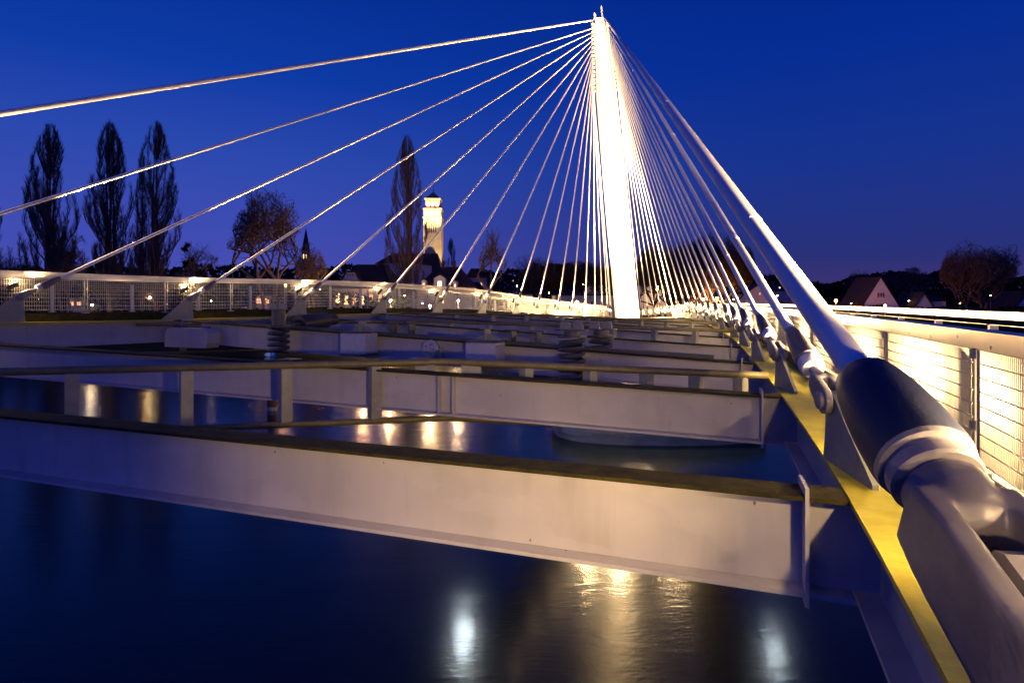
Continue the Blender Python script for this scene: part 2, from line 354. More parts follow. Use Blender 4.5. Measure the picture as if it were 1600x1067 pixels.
# ------------------------------------------------------------------ stay cables
def remeshed(mb, vox, name, m, smooth_it=4):
    o = bpy.data.objects.new('tmp', mb.mesh('tmp', m)); COL.objects.link(o)
    r = o.modifiers.new('r', 'REMESH'); r.mode = 'VOXEL'; r.voxel_size = vox
    s_ = o.modifiers.new('s', 'SMOOTH'); s_.iterations = smooth_it; s_.factor = .5
    dg = bpy.context.evaluated_depsgraph_get(); dg.update()
    me = bpy.data.meshes.new_from_object(o.evaluated_get(dg)); me.name = name
    bpy.data.objects.remove(o, do_unlink=True); me.shade_smooth()
    me.materials.clear(); me.materials.append(m); return me
def fork_mb(Rr, slot, t, neck_r, neck_z, top_z, n=28):
    """clevis: two rounded cheeks either side of a slot, joined into a round neck; pin at origin along x, cable along +z"""
    b = MB()
    for s in (-1, 1):
        prof = []
        for i in range(n+1):
            a = math.pi+math.pi*i/n; prof.append((math.cos(a)*Rr, math.sin(a)*Rr*1.05))
        prof += [(Rr*.97, Rr*.7), (Rr*.80, neck_z*.8), (neck_r*.85, neck_z*1.05), (-neck_r*.85, neck_z*1.05), (-Rr*.80, neck_z*.8), (-Rr*.97, Rr*.7)]
        x0 = s*slot/2
        b.prism([Vector((x0, y, z)) for y, z in prof], (s*t, 0, 0))
    w = slot/2+t
    b.lathe([(neck_r*.9, neck_z*.62), (w*1.0, neck_z*.72), (w*.98, neck_z*.92), (neck_r*1.05, neck_z*1.15), (neck_r, top_z)], n=32)
    return b
FK_S = remeshed(fork_mb(.095, .050, .050, .048, .26, .33), .008, 'fork', M['cast'])
def main_fork():
    b = MB()
    for s in (-1, 1):
        prof = [(math.cos(math.pi+math.pi*i/28)*.24, math.sin(math.pi+math.pi*i/28)*.26) for i in range(29)]+[(.22, .12), (.16, .38), (.152, .70), (.12, .86), (-.12, .86), (-.152, .70), (-.16, .38), (-.22, .12)]
        b.prism([Vector((s*.08+.02, y, z)) for y, z in prof], (s*.085, 0, 0))
    vs = []; secs = [(.09, .10, .72, .015), (.165, .145, .765, .015), (.174, .150, .81, .015), (.168, .148, .86, .01), (.152, .143, .90, 0), (.143, .140, .94, 0), (.140, .140, .98, 0)]
    for rx, ry, z, ox in secs: vs += [Vector((math.cos(a*math.pi/16)*rx+ox, math.sin(a*math.pi/16)*ry, z)) for a in range(32)]
    b.add(vs, [(i*32+j, i*32+(j+1) % 32, (i+1)*32+(j+1) % 32, (i+1)*32+j) for i in range(6) for j in range(32)]+[tuple(range(31, -1, -1)), tuple(range(192, 224))])
    return b
FK_M = remeshed(main_fork(), .009, 'fork', M['cast_dark'], 22)
def disc_mb(Rr, x, t):
    b = MB(); m = basis((1, 0, 0), (0, 0, 1))
    b.lathe([(Rr*.55, -x-t*.5), (Rr*.55, x+t*.5)], m, (0, 0, 0), 16)
    for s in (-1, 1): b.lathe([(Rr*.95, 0), (Rr, t*.3), (Rr, t*.7), (Rr*.75, t), (.001, t*1.02)], basis((s, 0, 0)), Vector((s*x, 0, 0)), 28)
    return b
from mathutils.bvhtree import BVHTree
def cast_marks():
    bt = BVHTree.FromPolygons([v.co for v in FK_M.vertices], [p.vertices for p in FK_M.polygons]); b = MB()
    def on(a, z): 
        a += 26; z += .03
        d = Vector((math.cos(R(a)), math.sin(R(a)), 0)); h = bt.ray_cast(Vector((.01, 0, z))+d*.6, -d); return h[0], h[1]
    for a, z in ((112, .875), (126, .872), (140, .868), (119, .845), (133, .842), (148, .838)):
        p, n = on(a, z); m = basis(n); b.tube([p+m @ Vector((math.cos(i*.449)*.0085, math.sin(i*.449)*.011, .001)) for i in range(15)], .0026, 6, False)
    for a, z, da, dz in ((104, .85, 5, -.012), (104, .85, 0, -.02), (158, .86, 6, .012), (158, .85, 6, -.01), (112, .818, 5, .014), (117, .832, 5, -.014), (126, .816, 5, .014), (140, .812, 4, .018), (146, .83, 5, -.014)):
        p, n = on(a, z); q, _ = on(a+da, z+dz); b.tube([p, q], .0026, 6)
    return b.mesh('cast_marks', M['cast_dark'])
MARKS = cast_marks()
PIN_S = disc_mb(.062, .072, .035).mesh('pin', M['cast'], True)
PIN_M = disc_mb(.11, .17, .03).mesh('pin', M['cast'], True)
ROD_S = MB().lathe([(.036, .30), (.036, .42)], n=16).mesh('threaded_rod', M['cast'], True)
CUP_S = MB().lathe([(.05, .39), (.082, .40), (.092, .43), (.090, .50), (.080, .51)], n=28).mesh('cup', M['cable'], True)
SOC_S = MB().lathe([(.080, .505), (.098, .52), (.094, .62), (.078, .80), (.056, .96), (.048, .975), (.049, .98)], n=28).mesh('socket', M['socket'], True)
CUP_M = MB().lathe([(.13, .90), (.133, .92), (.133, .955), (.124, .96), (.124, .985), (.148, .99), (.158, 1.0), (.158, 1.05), (.150, 1.06), (.150, 1.075), (.172, 1.08), (.176, 1.10)], n=48).mesh('cup', M['cast'], True)
SOC_M = MB().lathe([(.16, 1.095), (.178, 1.102), (.181, 1.14), (.177, 1.30), (.166, 1.44), (.148, 1.56), (.130, 1.64), (.105, 1.675), (.076, 1.68)], n=48).mesh('socket', M['sleeve'], True)
HOUS = MB().lathe([(.03, -.20), (.052, -.185), (.055, -.02), (.062, -.018), (.062, .04), (.050, .042), (.050, .01), (.001, .008)], n=20).mesh('housing', M['steel_dark'], True)
LENS = MB().lathe([(.049, .012), (.049, .018), (.001, .020)], n=20).mesh('lens', M['lens'])
def cable_mesh(length, r0, z0, col=1.10):
    # sheath of overlapping pipe lengths: a slightly thicker collar every few metres
    prof = [(r0, z0)]; z = z0+2.1
    while z < length-1: prof += [(r0, z-.06), (r0, z), (r0*col, z+.003), (r0*col, z+.01), (r0*col, z+.09), (r0*col, z+.10), (r0, z+.103), (r0, z+.16)]; z += 5.8
    prof.append((r0, length))
    return MB().lathe(prof, n=16, caps=True).mesh('cable', M['cable'], True)
def k_near(t): return t < 7
def stay(ln, t, idx, pinh, top, main=False, label='', power=(60, 700), group=''):
    base = ln.p(t)
    if main: pin = main[0]
    else:
        d0 = (top-base); hz = Vector((d0.x, d0.y, 0)).normalized(); el = math.atan2(d0.z, Vector((d0.x, d0.y)).length)
        pin = base+hz*min(.75 if ln is RL else .52, pinh/math.tan(el))+Vector((0, 0, pinh))
    d = top-pin; rot = basis(d); e = thing('stay_cable', label, 'stay cable', pin, rot, group)
    big = bool(main); Lg = d.length
    place('cable', cable_mesh(Lg, .072 if big else .043, 1.66 if big else .975, 1.025 if big else 1.06), e)
    place('fork', FK_M if big else FK_S, e); place('cup', CUP_M if big else CUP_S, e); place('socket', SOC_M if big else SOC_S, e)
    place('pin', PIN_M if big else PIN_S, e)
    if not big: place('threaded_rod', ROD_S, e)
    else: place('cast_marks', MARKS, e)
    # gusset plate standing on the edge flange, in the vertical plane of the cable
    hz = Vector((d.x, d.y, 0)).normalized(); sd = Vector((hz.y, -hz.x, 0)); up = Vector((0, 0, 1)); foot = Vector((pin.x, pin.y, base.z+.002))
    hgt = pin.z-foot.z; rp = .17 if big else .07; th = .09 if big else .036; back = (1.3 if big else min(.85, hgt*1.35+.05))
    pts = [(-back, 0), (-back, .03)]
    for i in range(9):
        a = math.pi*.72-math.pi*.85*i/8; pts.append((math.cos(a)*rp, hgt+math.sin(a)*rp))
    pts += [(rp*1.15, hgt*.5), (rp*1.6, 0)]
    MB().prism([foot+hz*x+up*z-sd*th/2 for x, z in pts], sd*th).build('anchor_plate', M['plate'] if not big else M['cast'], e)
    if big:
        MB().prism([pin+rot @ Vector((-th/2-.006, y, z)) for y, z in ((.12, -.35), (.12, .58), (.09, .62), (-.09, .62), (-.12, .58), (-.12, -.35))], rot @ Vector((th+.012, 0, 0))).build('plate_cheek', M['cast'], e)
    # floodlight beside the anchor, on the deck side, looking up the cable
    dd = d.normalized(); n = ln.n(t)
    if big and ln is RL: fl = Vector((1.86, 1.95, -.48))
    elif big: fl = pin+dd*.62+n*.36+up*.10
    else: fl = pin+n*.20+up*.30-dd*.02 if ln is LL else pin+n*.20+up*.10-dd*.05
    if ln is LL and idx < 12: nm = 'left'
    g = thing('floodlight', label.replace('stay cable', 'floodlight').split(' landing')[0]+' lamp' if False else LAMPLAB(label), 'floodlight', fl, basis(dd), 'floodlights at the cable anchors')
    place('housing', HOUS, g); place('lens', LENS, g)
    MB().tube([fl-dd*.1, fl-dd*.16-up*.10, ln.p(t, .36, .01)+hz*.1] if not (big and ln is RL) else [fl-dd*.1, fl-dd*.16, Vector((fl.x+.1, fl.y, base.z+.1))], .012, 8).build('bracket', M['steel_dark'], g)
    aim = (pin+dd*6+up*2.3)-fl
    if power[1]: lamp('SPOT', 'flood_beam', fl+dd*.06, power[1], WARM, .05, aim, 56, 1.0, g)
    if ln is RL: lamp('POINT', 'deck_side_light', ln.p(t+.12, .66, .62), 95+6*t if not big else 110, WARM, .04, None, parent=g)
    if ln is RL and k_near(t): lamp('POINT', 'deck_side_light', ln.p(t+.55, .66, .60), 85, WARM, .04, None, parent=g)
    if ln is RL: lamp('SPOT', 'flood_spill', fl+up*.03, power[0]*((3.2 if t < 2 else 5.2) if not big else 2.4), WARM, .04, -n*.9-up*.45+dd*.35, 155, .35, g)
    else: lamp('SPOT', 'flood_spill', fl+up*.03, 230, WARM, .04, -n*.9-up*.35-hz*.3, 150, .4, g)
    if ln is LL: lamp('POINT', 'flood_spill', fl+dd*.10+up*.03, power[0], WARM, .04, None, parent=g)
    return e
def LAMPLAB(lb): return 'small round floodlight beside the '+lb.split(' cable ')[-1] if ' cable ' in lb else 'small round floodlight beside '+lb
def topz(i, s): 
    z = Lm-.7-.33*i; return MB0+mm @ Vector((s*(.62+.025*i), -.1, z))
KR = 9; KL = 11
for k in range(1, 19):
    far = RL.p(k).length
    stay(RL, k, k, .44, topz(min(k, 17), 1), label=f'white stay cable landing at the {ORD[k]} small anchor from the camera, right deck', power=(50+2.6*far, 20000), group='stay cables of the right deck')
for k in range(1, 19):
    far = LL.p(k).length
    stay(LL, k, k, .62, topz(min(k, 17), -1), label=f'white stay cable landing at the {ORD[k]} small anchor from the left, left deck', power=(20+.8*far, 16000), group='stay cables of the left deck')
mtop = MB0+mm @ Vector((.55, -.1, Lm-.35)); mring = Vector((1.549, 2.2, -.634)); mdir = (mtop-mring).normalized()
stay(RL, .3, 0, .4, mtop, main=(mring-mdir*1.05,), label='thick main stay cable landing at the huge dark socket in the right foreground', power=(130, 34000), group='main stays')
ltop = MB0+mm @ Vector((-.55, -.1, Lm-.35)); lpin = Vector((-17.05, 6.2, .10))
stay(LL, 0, 0, .5, ltop, main=(lpin,), label='thick main stay cable leaving the frame at the upper left, left deck', power=(140, 12000), group='main stays')
# floodlights out of frame at the near deck ends
for t in (0, -1):
    p = RL.p(t-.15, .66, .80); g = thing('floodlight', f'small round floodlight on the right deck, {"just behind" if t==0 else "farther behind"} the camera', 'floodlight', p, basis(Vector((.1, .8, .5))), 'floodlights at the cable anchors')
    place('housing', HOUS, g); place('lens', LENS, g); MB().tube([p, RL.p(t-.15, .66, .1)], .012, 8).build('bracket', M['steel_dark'], g)
    lamp('POINT', 'flood_spill', p+Vector((0, .1, .06)), 8, WARM, .04, None, parent=g)
p = Vector((1.0, .40, -.36)); aim = Vector((-1.35, 4.6, -.82)); g = thing('floodlight', 'added unseen floodlight beside the camera, warming the nearest cross beam', 'floodlight', p, basis(aim), 'floodlights at the cable anchors')  # added unseen spot, cone cut to warm the nearest beam and miss the fork
place('housing', HOUS, g); place('lens', LENS, g); MB().tube([p-aim.normalized()*.1, Vector((1.06, .3, -1.12))], .012, 8).build('bracket', M['steel_dark'], g)
lamp('SPOT', 'flood_beam', p+aim.normalized()*.05, 980, (1.0, .66, .30), .05, aim, 52, .85, g)
lamp('SPOT', 'flood_spill', Vector((1.10, .80, -.72)), 45, WARM, .04, Vector((.10, .8, -.50)), 95, .5, g)  # added spot without a fixture, brightens the near edge flange
# mast floodlights: on brackets outside the mast foot
for i, (x, y) in enumerate(((8.2, 46.5), (11.6, 46.5), (6.0, 47.5), (13.0, 48.0))):
    p = Vector((x, y, -1.55)); g = thing('mast_floodlight', ['warm floodlight left of the mast foot', 'warm floodlight right of the mast foot', 'warm floodlight on the left deck edge by the mast', 'warm floodlight on the right deck edge by the mast'][i], 'floodlight', p, basis(Vector((9.2, 50, 9))-p), 'floodlights at the mast foot')
    place('housing', HOUS, g).scale = (2.2,)*3; place('lens', LENS, g).scale = (2.2,)*3
    MB().bar(p-Vector((0, 0, .2)), Vector((x, y+.9, -2.6)), .08, .08).build('bracket', M['steel_dark'], g)
    lamp('SPOT', 'mast_beam', p+Vector((0, .1, .25)), [45000, 45000, 80000, 80000][i], WARM, .15, Vector((8.6, 50, 12 if i < 2 else 20))-p, 60, .8, g)
    lamp('POINT', 'mast_spill', p+Vector((0, -.3, .1)), 4500, WARM, .30, None, parent=g)
for i, (x, y, z, pw) in enumerate(((-2.75, 34.2, -1.15, 800), (14.2, 32.2, -1.25, 300))):
    p = Vector((x, y, z)); g = thing('underdeck_lamp', ['cold white lamp bracketed to the outer side of the left deck', 'cold white lamp bracketed to the outer side of the right deck'][i], 'lamp', p, None, 'cold white lamps outside the decks')
    MB().lathe([(.13, 0), (.16, .04), (.16, .16), (.05, .2)], None, p, 16).build('housing', M['steel_dark'], g)
    MB().lathe([(.12, -.02), (.12, 0)], None, p, 16).build('lens', M['coldlens'], g)
    MB().bar(p+Vector((0, 0, .12)), p+Vector((1.6 if i == 0 else -1.2, 0, .25)), .05, .05).build('bracket', M['steel_dark'], g)
    lamp('POINT', 'cold_light', p-Vector((0, 0, .12)), pw, (.8, .95, 1.0), .10, None, parent=g)
# ------------------------------------------------------------------ cross beams between the decks
def beam_pts(k):
    a = RL.p(k, -.01, -.005); bq = LL.p(k, -.01, -.005); return a, bq
BEAM = {}
bl = {1: 'nearest pale cross beam spanning the whole width of the picture', 2: 'second cross beam from the camera, with twin stiffeners mid span', 3: 'third cross beam from the camera, carrying the springs and wrapped weights'}
for k in range(-1, 17):
    a, c = beam_pts(k)
    if k == 1: c = LL.p(.68, -.01, -.56)
    if k == 2: c = LL.p(1.55, -.01, -.22)
    if k <= 0: c = LL.p(k, -.01, -.3)
    if k in (-1, 0): a = RL.p(k-.05, -.01, -.005)
    BEAM[k] = (a, c)
    if k < 1: continue
    d = (c-a); hz = Vector((d.x, d.y, 0)).normalized(); up = Vector((0, 0, 1)); sd = Vector((-hz.y, hz.x, 0))   # sd: towards +depth or camera
    e = thing('cross_beam', bl.get(k, f'pale cross beam between the decks, {ORD[k]} from the camera'), 'beam', a, None, 'cross beams between the decks')
    a2 = a+hz*.01; c2 = c-hz*.01; hh = .60
    def slab(z0, z1, w, p=a2, q=c2): 
        return MB().hexa([p+up*z0-sd*w/2, q+up*z0-sd*w/2, q+up*z0+sd*w/2, p+up*z0+sd*w/2, p+up*z1-sd*w/2, q+up*z1-sd*w/2, q+up*z1+sd*w/2, p+up*z1+sd*w/2])
    slab(-.57, -.031, .014).build('web', M['steel'], e)
    a3 = a+hz*.20; c3 = c-hz*.20
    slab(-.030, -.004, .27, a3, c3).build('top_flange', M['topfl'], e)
    slab(-.598, -.571, .27, a+hz*.16, c-hz*.16).build('bottom_flange', M['steel'], e)
    st = [(.42, 1), (d.length-.55, 1)]
    for s_, pr in st:
        p = a+hz*s_+Vector((0, 0, d.z*s_/d.length)); m = MB()
        for q in (-1, 1): m.box(p+sd*q*.079+up*-.30, (.022, .142, .70), Matrix((hz, sd, up)).transposed())
        m.build('stiffener', M['steel'], e)
    if k == 2:
        for px in (690, 712):
            r = (px-800)/930; s_ = (a.x-r*a.y)/(r*hz.y-hz.x); p = a+hz*s_+Vector((0, 0, d.z*s_/d.length)); m = MB()
            for q in (-1, 1): m.box(p+sd*q*.072+up*-.301, (.012, .126, .538), Matrix((hz, sd, up)).transposed())
            m.build('stiffener', M['steel'], e)
# ------------------------------------------------------------------ bracing frames
def on_beam(k, px):
    a, c = BEAM[k]; r = (px-800)/930; d = c-a; u = (r*a.y-a.x)/(d.x-r*d.y); return a+d*u
def bracing(tops, dz, nleft, nright, label, posts, rch=.055):
    e = thing('bracing_frame', label, 'bracing frame', tops[1], None, 'bracing frames on the beams')
    up = Vector((0, 0, 1)); lows = [p-up*dz for p in tops]
    def bent(ps):
        q = []
        for i, p in enumerate(ps):
            if i in (0, len(ps)-1): q.append(p); continue
            a_, b_ = (ps[i-1]-p).normalized(), (ps[i+1]-p).normalized()
            for f in (-.5, -.3, -.15, 0, .15, .3, .5): q.append(p*(1)+(a_*(-f) if f < 0 else b_*f)+((a_+b_)*.03*(1-abs(f)/.5)))
        return q
    MB().tube(bent(tops), rch, 16).build('top_chord', M['chord'], e, True)
    MB().tube(bent(lows), rch*.85, 16).build('bottom_chord', M['chord'], e, True)
    for seg, fr in posts:
        p = tops[seg].lerp(tops[seg+1], fr); m = MB(); rt = Matrix.Rotation(R(38), 3, 'Z')
        m.box(p-up*dz/2, (.155, .155, dz-rch*1.6), rt); m.build('post', M['plate'], e)
    for s_ in (-.35, .35):
        p = tops[1]+(tops[0] if s_ < 0 else tops[2])*0+((tops[0] if s_ < 0 else tops[2])-tops[1]).normalized()*abs(s_)
        MB().box(p-up*.10, (.30, .05, .12)).build('saddle', M['plate'], e)
    return e
def fr_for(p, q, px):
    r = (px-800)/930; d = q-p; return (r*p.y-p.x)/(d.x-r*d.y)
t0, t1, t2 = Vector((-16.0, 5.95, -.80)), Vector((-.97, 9.10, -.93)), Vector((3.75, 8.75, -1.10))
t0 = Vector((-16.0, 6.1, -.97))
bracing([t0, t1, t2], .86, 8, 4, 'nearest bracing frame of box posts between two pipes, across the second beam',
        [(0, fr_for(t0, t1, x)) for x in (-115, 112, 291, 446, 585)]+[(1, fr_for(t1, t2, x)) for x in (822, 922, 1010, 1087, 1157)])
p1 = on_beam(4, 655); p1.z = -.64; p0 = LL.p(2.75, -.05, -.12); p2 = RL.p(5.0, -.05, .2); p2.z = -.95
bracing([p0, p1, p2], .80, 5, 5, 'second bracing frame from the camera, over the fourth beam', [(0, f) for f in (.15, .4, .65, .88)]+[(1, f) for f in (.1, .22, .35, .48, .61, .74, .87)], .05)
p1 = on_beam(6, 850); p1.z += .2; p0 = LL.p(5.3, -.05, .0); p2 = RL.p(6.9, -.05, .15)
bracing([p0, p1, p2], .8, 5, 5, 'farthest bracing frame, low below the mast foot', [(0, f) for f in (.15, .4, .65, .88)]+[(1, f) for f in (.1, .25, .4, .55, .7, .85)], .05)
# ------------------------------------------------------------------ vibration dampers on the third beam
a3, c3 = BEAM[3]; h3 = (c3-a3).normalized(); h3h = Vector((h3.x, h3.y, 0)).normalized(); near3 = Vector((h3h.y, -h3h.x, 0))
if near3.y > 0: near3 = -near3
rot3 = Matrix((h3h, near3.cross(Vector((0, 0, 1)))*-1 if False else Vector((-h3h.y, h3h.x, 0)), Vector((0, 0, 1)))).transposed()
up = Vector((0, 0, 1))
def coil(c, r, z0, z1, turns, rw): 
    n = int(turns*20); return MB().tube([c+Vector((math.cos(i/20*2*math.pi)*r, math.sin(i/20*2*math.pi)*r, z0+(z1-z0)*i/n)) for i in range(n+1)], rw, 8)
def spring_unit(px, off, ztop, label, tall):
    c = on_beam(3, px)+near3*off; z = c.z; e = thing('spring_damper', label, 'spring damper', c, None, 'spring dampers on the third beam'); c = Vector((c.x, c.y, 0))
    coil(c, .23, z-.62, z+(.03 if tall else .23), 4.5 if tall else 6, .046).build('coil', M['spring'], e, True)
    MB().lathe([(.30, 0), (.30, .03)], None, c+up*(z+(.07 if tall else .27)), 24).build('spring_plate', M['steel_dark'], e)
    MB().lathe([(.16, 0), (.17, .01), (.17, (.38 if tall else .10)), (.16, (.39 if tall else .11))], None, c+up*(z+(.10 if tall else .30)), 24).build('canister', M['steel_dark'], e, True)
    zt = z+(.49 if tall else .41)
    MB().box(c+up*(zt+.012), (.62, .30, .024), rot3).build('bracket_plate', M['steel_dark'], e)
    m = MB(); pr = [(-.22, .025), (.22, .025), (.22, .11), (.16, .17), (-.16, .17), (-.22, .11)]
    for s_ in (-1, 1): m.prism([c+up*(zt+y)+h3h*(x*.46+s_*.135)-near3*.05 for x, y in pr], near3*.1)
    m.build('lug', M['plate'], e)
    MB().box(c-near3*.2+up*(z-.80), (.5, .75, .03), rot3).build('lower_bracket', M['steel_dark'], e)
spring_unit(457, .48, 0, 'coil spring damper with tall canister, left of the wrapped weights', True)
spring_unit(903, .42, 0, 'coil spring damper with yellowish lug, right of the wrapped weights', False)
spring_unit(931, -.42, 0, 'coil spring damper half hidden behind the right hand one', False)
def weight(px, label):
    c = on_beam(3, px)+near3*.42; e = thing('damper_weight', label, 'damper weight', c+up*-.5, None, 'wrapped damper weights')
    m = MB(); m.box(c+up*-.20, (.72, .52, .50), rot3); w = m.build('wrapped_block', M['lead'], e)
    bv = w.modifiers.new('b', 'BEVEL'); bv.width = .03; bv.segments = 3
    m = MB(); m.box(c+up*.066, (.76, .56, .03), rot3); m.box(c+up*-.47, (.74, .54, .03), rot3); m.build('clamp_plate', M['steel_dark'], e)
    m = MB(); m.box(c+up*.20+h3h*.02-near3*.15, (.02, .30, .24), rot3); m.box(c+up*.33-near3*.15, (.34, .16, .02), rot3)
    m.prism([c+up*.083+h3h*x*.9+up*y-near3*.16 for x, y in ((-.30, 0), (.30, 0), (.30, .04), (.14, .12), (-.14, .12), (-.30, .04))], near3*.05)
    m.build('hanger', M['plate'], e)
weight(578, 'silvery wrapped damper weight hanging on the third beam, the left one of two')
weight(771, 'silvery wrapped damper weight hanging on the third beam, the right one of two')
# pulley drum
c = on_beam(3, 681)+near3*.16+up*-.22; e = thing('cable_drum', 'round drum plate bolted to the third beam between the wrapped weights', 'drum', c)
MB().lathe([(.20, 0), (.21, .03), (.21, .10), (.17, .11), (.17, .13), (.05, .135), (.05, .16), (.001, .16)], basis(near3), c, 28).build('drum', M['steel'], e, True)
m = MB()
for i in range(5): m.lathe([(.018, 0), (.016, .02)], basis(near3), c+basis(near3) @ Vector((math.cos(i*1.257)*.11, math.sin(i*1.257)*.11, .13)), 8)
m.build('bolt', M['steel_dark'], e)
MB().box(c-near3*.04+up*-.10, (.50, .06, .26), rot3).build('drum_bracket', M['steel'], e)
# octagonal box at the left
c = on_beam(3, 317)+near3*.55+up*-.42; e = thing('damper_box', 'wide grey box with cut corners hanging by the left end of the third beam', 'box', c)
w_, h_ = .84, .27; k_ = .15
pr = [(-w_, -h_), (w_-k_*.6, -h_), (w_, -h_+k_*.9), (w_, h_-k_), (w_-k_, h_), (-w_+k_, h_), (-w_, h_-k_), ]
MB().prism([c+h3h*-x+up*y for x, y in pr], near3*-.42).build('casing', M['steel'], e)
m = MB(); m.bar(c+up*(h_+.02)-near3*.2+h3h*.7, c+up*(h_+.02)-near3*.2-h3h*.7, .08, .05); m.lathe([(.04, 0), (.04, .07), (.02, .08)], None, c+up*(h_)-near3*.1+h3h*.3, 10); m.build('hanger', M['steel_dark'], e)
# long dark damper cylinder and rails on the third beam
c0, c1 = at(467, 505, 16.4), at(523, 499, 17.6)
e = thing('viscous_damper', 'large black damper cylinder lying behind the left spring', 'damper cylinder', c0)
dv = (c1-c0)
MB().lathe([(.10, -.35), (.10, 0), (.22, .01), (.235, .05), (.235, dv.length*.72), (.22, dv.length*.76), (.15, dv.length*.78), (.16, dv.length), (.12, dv.length+.03)], basis(dv), c0, 28).build('cylinder', M['black'], e, True)
MB().box(c0+dv*.55-up*.34, (.25, .25, .24)).build('cradle', M['steel_dark'], e)
e = thing('damper_rail', 'pair of slender rails lying along the top of the third beam', 'rail', on_beam(3, 800))
for q in (-.10, .10):
    pa, pb = on_beam(3, 350)+near3*q, on_beam(3, 1115)+near3*q
    m = MB(); m.bar(pa+up*.035, pb+up*.035, .05, .06); m.build('rail', M['steel_dark'], e)
for i, px in enumerate((612, 635, 800, 835)):
    c = on_beam(3, px)+near3*(-.25 if i % 2 else -.1); e = thing('damper_bracket', ['small dark hooked bracket right of the left wrapped weight', 'low dark bracket farther right of the left wrapped weight', 'upright dark bracket right of the right wrapped weight', 'flat dark bracket behind the upright one near the right weight'][i], 'bracket', c, None, 'brackets on the third beam')
    m = MB(); m.box(c+up*.17, (.03, .3, .26), rot3); m.box(c+up*.31, (.34, .24, .024), rot3); m.build('upright', M['steel_dark'], e)
    m = MB(); m.prism([c+h3h*x+up*y-near3*.14 for x, y in ((-.36, .05), (.36, .05), (.34, .10), (.12, .17), (-.12, .17), (-.34, .10))], near3*.05); m.build('foot', M['plate'], e)
# ------------------------------------------------------------------ river and the far bank
def grid(name, xs, ys, zf, m, kind='structure'):
    vs = [(x, y, zf(x, y)) for y in ys for x in xs]; n = len(xs)
    fs = [(j*n+i, j*n+i+1, (j+1)*n+i+1, (j+1)*n+i) for j in range(len(ys)-1) for i in range(n-1)]
    return tag(MB().add(vs, fs).build(name, m), kind=kind)
grid('river_water', [-900, 900], [-400, 125], lambda x, y: WATER, M['water'])
def gz(x, y):
    e = 112+3*math.sin(x*.03)
    f = min(1, max(0, (y-e)/11)); z = WATER-.8+f*f*(3-2*f)*8.3
    if y > 260: z += (y-260)*.012+(y-260)**1.2*.004*(1+.5*math.sin(x*.004+1))
    return z
grid('far_bank_ground', [-2500, -1200]+list(range(-700, 701, 14))+[1200, 2500], [104, 110, 113, 116, 119, 122, 126, 135, 160, 200, 260, 330, 420, 600, 900, 1500, 3000], gz, M['ground'])
GZ = -2.8
# ------------------------------------------------------------------ trees
def segmesh(segs, name, m, parent, n=3):
    A = np.array([s[0] for s in segs]); B = np.array([s[1] for s in segs]); r0 = np.array([s[2] for s in segs])[:, None]; r1 = np.array([s[3] for s in segs])[:, None]
    d = B-A; d /= np.linalg.norm(d, axis=1)[:, None]+1e-9
    ref = np.where(np.abs(d[:, 2:3]) > .9, np.array([[1, 0, 0.]]), np.array([[0, 0, 1.]])); u = np.cross(d, ref); u /= np.linalg.norm(u, axis=1)[:, None]; w = np.cross(d, u)
    V = np.zeros((len(segs), 2*n, 3))
    for j in range(n):
        a = 2*math.pi*j/n; o = u*math.cos(a)+w*math.sin(a); V[:, j] = A+o*r0; V[:, n+j] = B+o*r1
    base = np.arange(len(segs))[:, None]*2*n
    Fc = np.concatenate([base+np.array([[j, (j+1) % n, n+(j+1) % n, n+j]]) for j in range(n)], axis=1).reshape(-1, 4)
    inv = WM[parent.name].inverted(); T = np.array(inv.translation)
    me = bpy.data.meshes.new(name); V = V.reshape(-1, 3)+T
    me.vertices.add(len(V)); me.vertices.foreach_set('co', V.ravel()); nf = len(Fc)
    me.loops.add(nf*4); me.loops.foreach_set('vertex_index', Fc.ravel().astype(np.int32)); me.polygons.add(nf)
    me.polygons.foreach_set('loop_start', np.arange(nf, dtype=np.int32)*4); me.polygons.foreach_set('loop_total', np.full(nf, 4, dtype=np.int32)); me.update(calc_edges=True)
    me.materials.append(m); o = bpy.data.objects.new(name, me); COL.objects.link(o); o.parent = parent; WM[o.name] = WM[parent.name]; return o
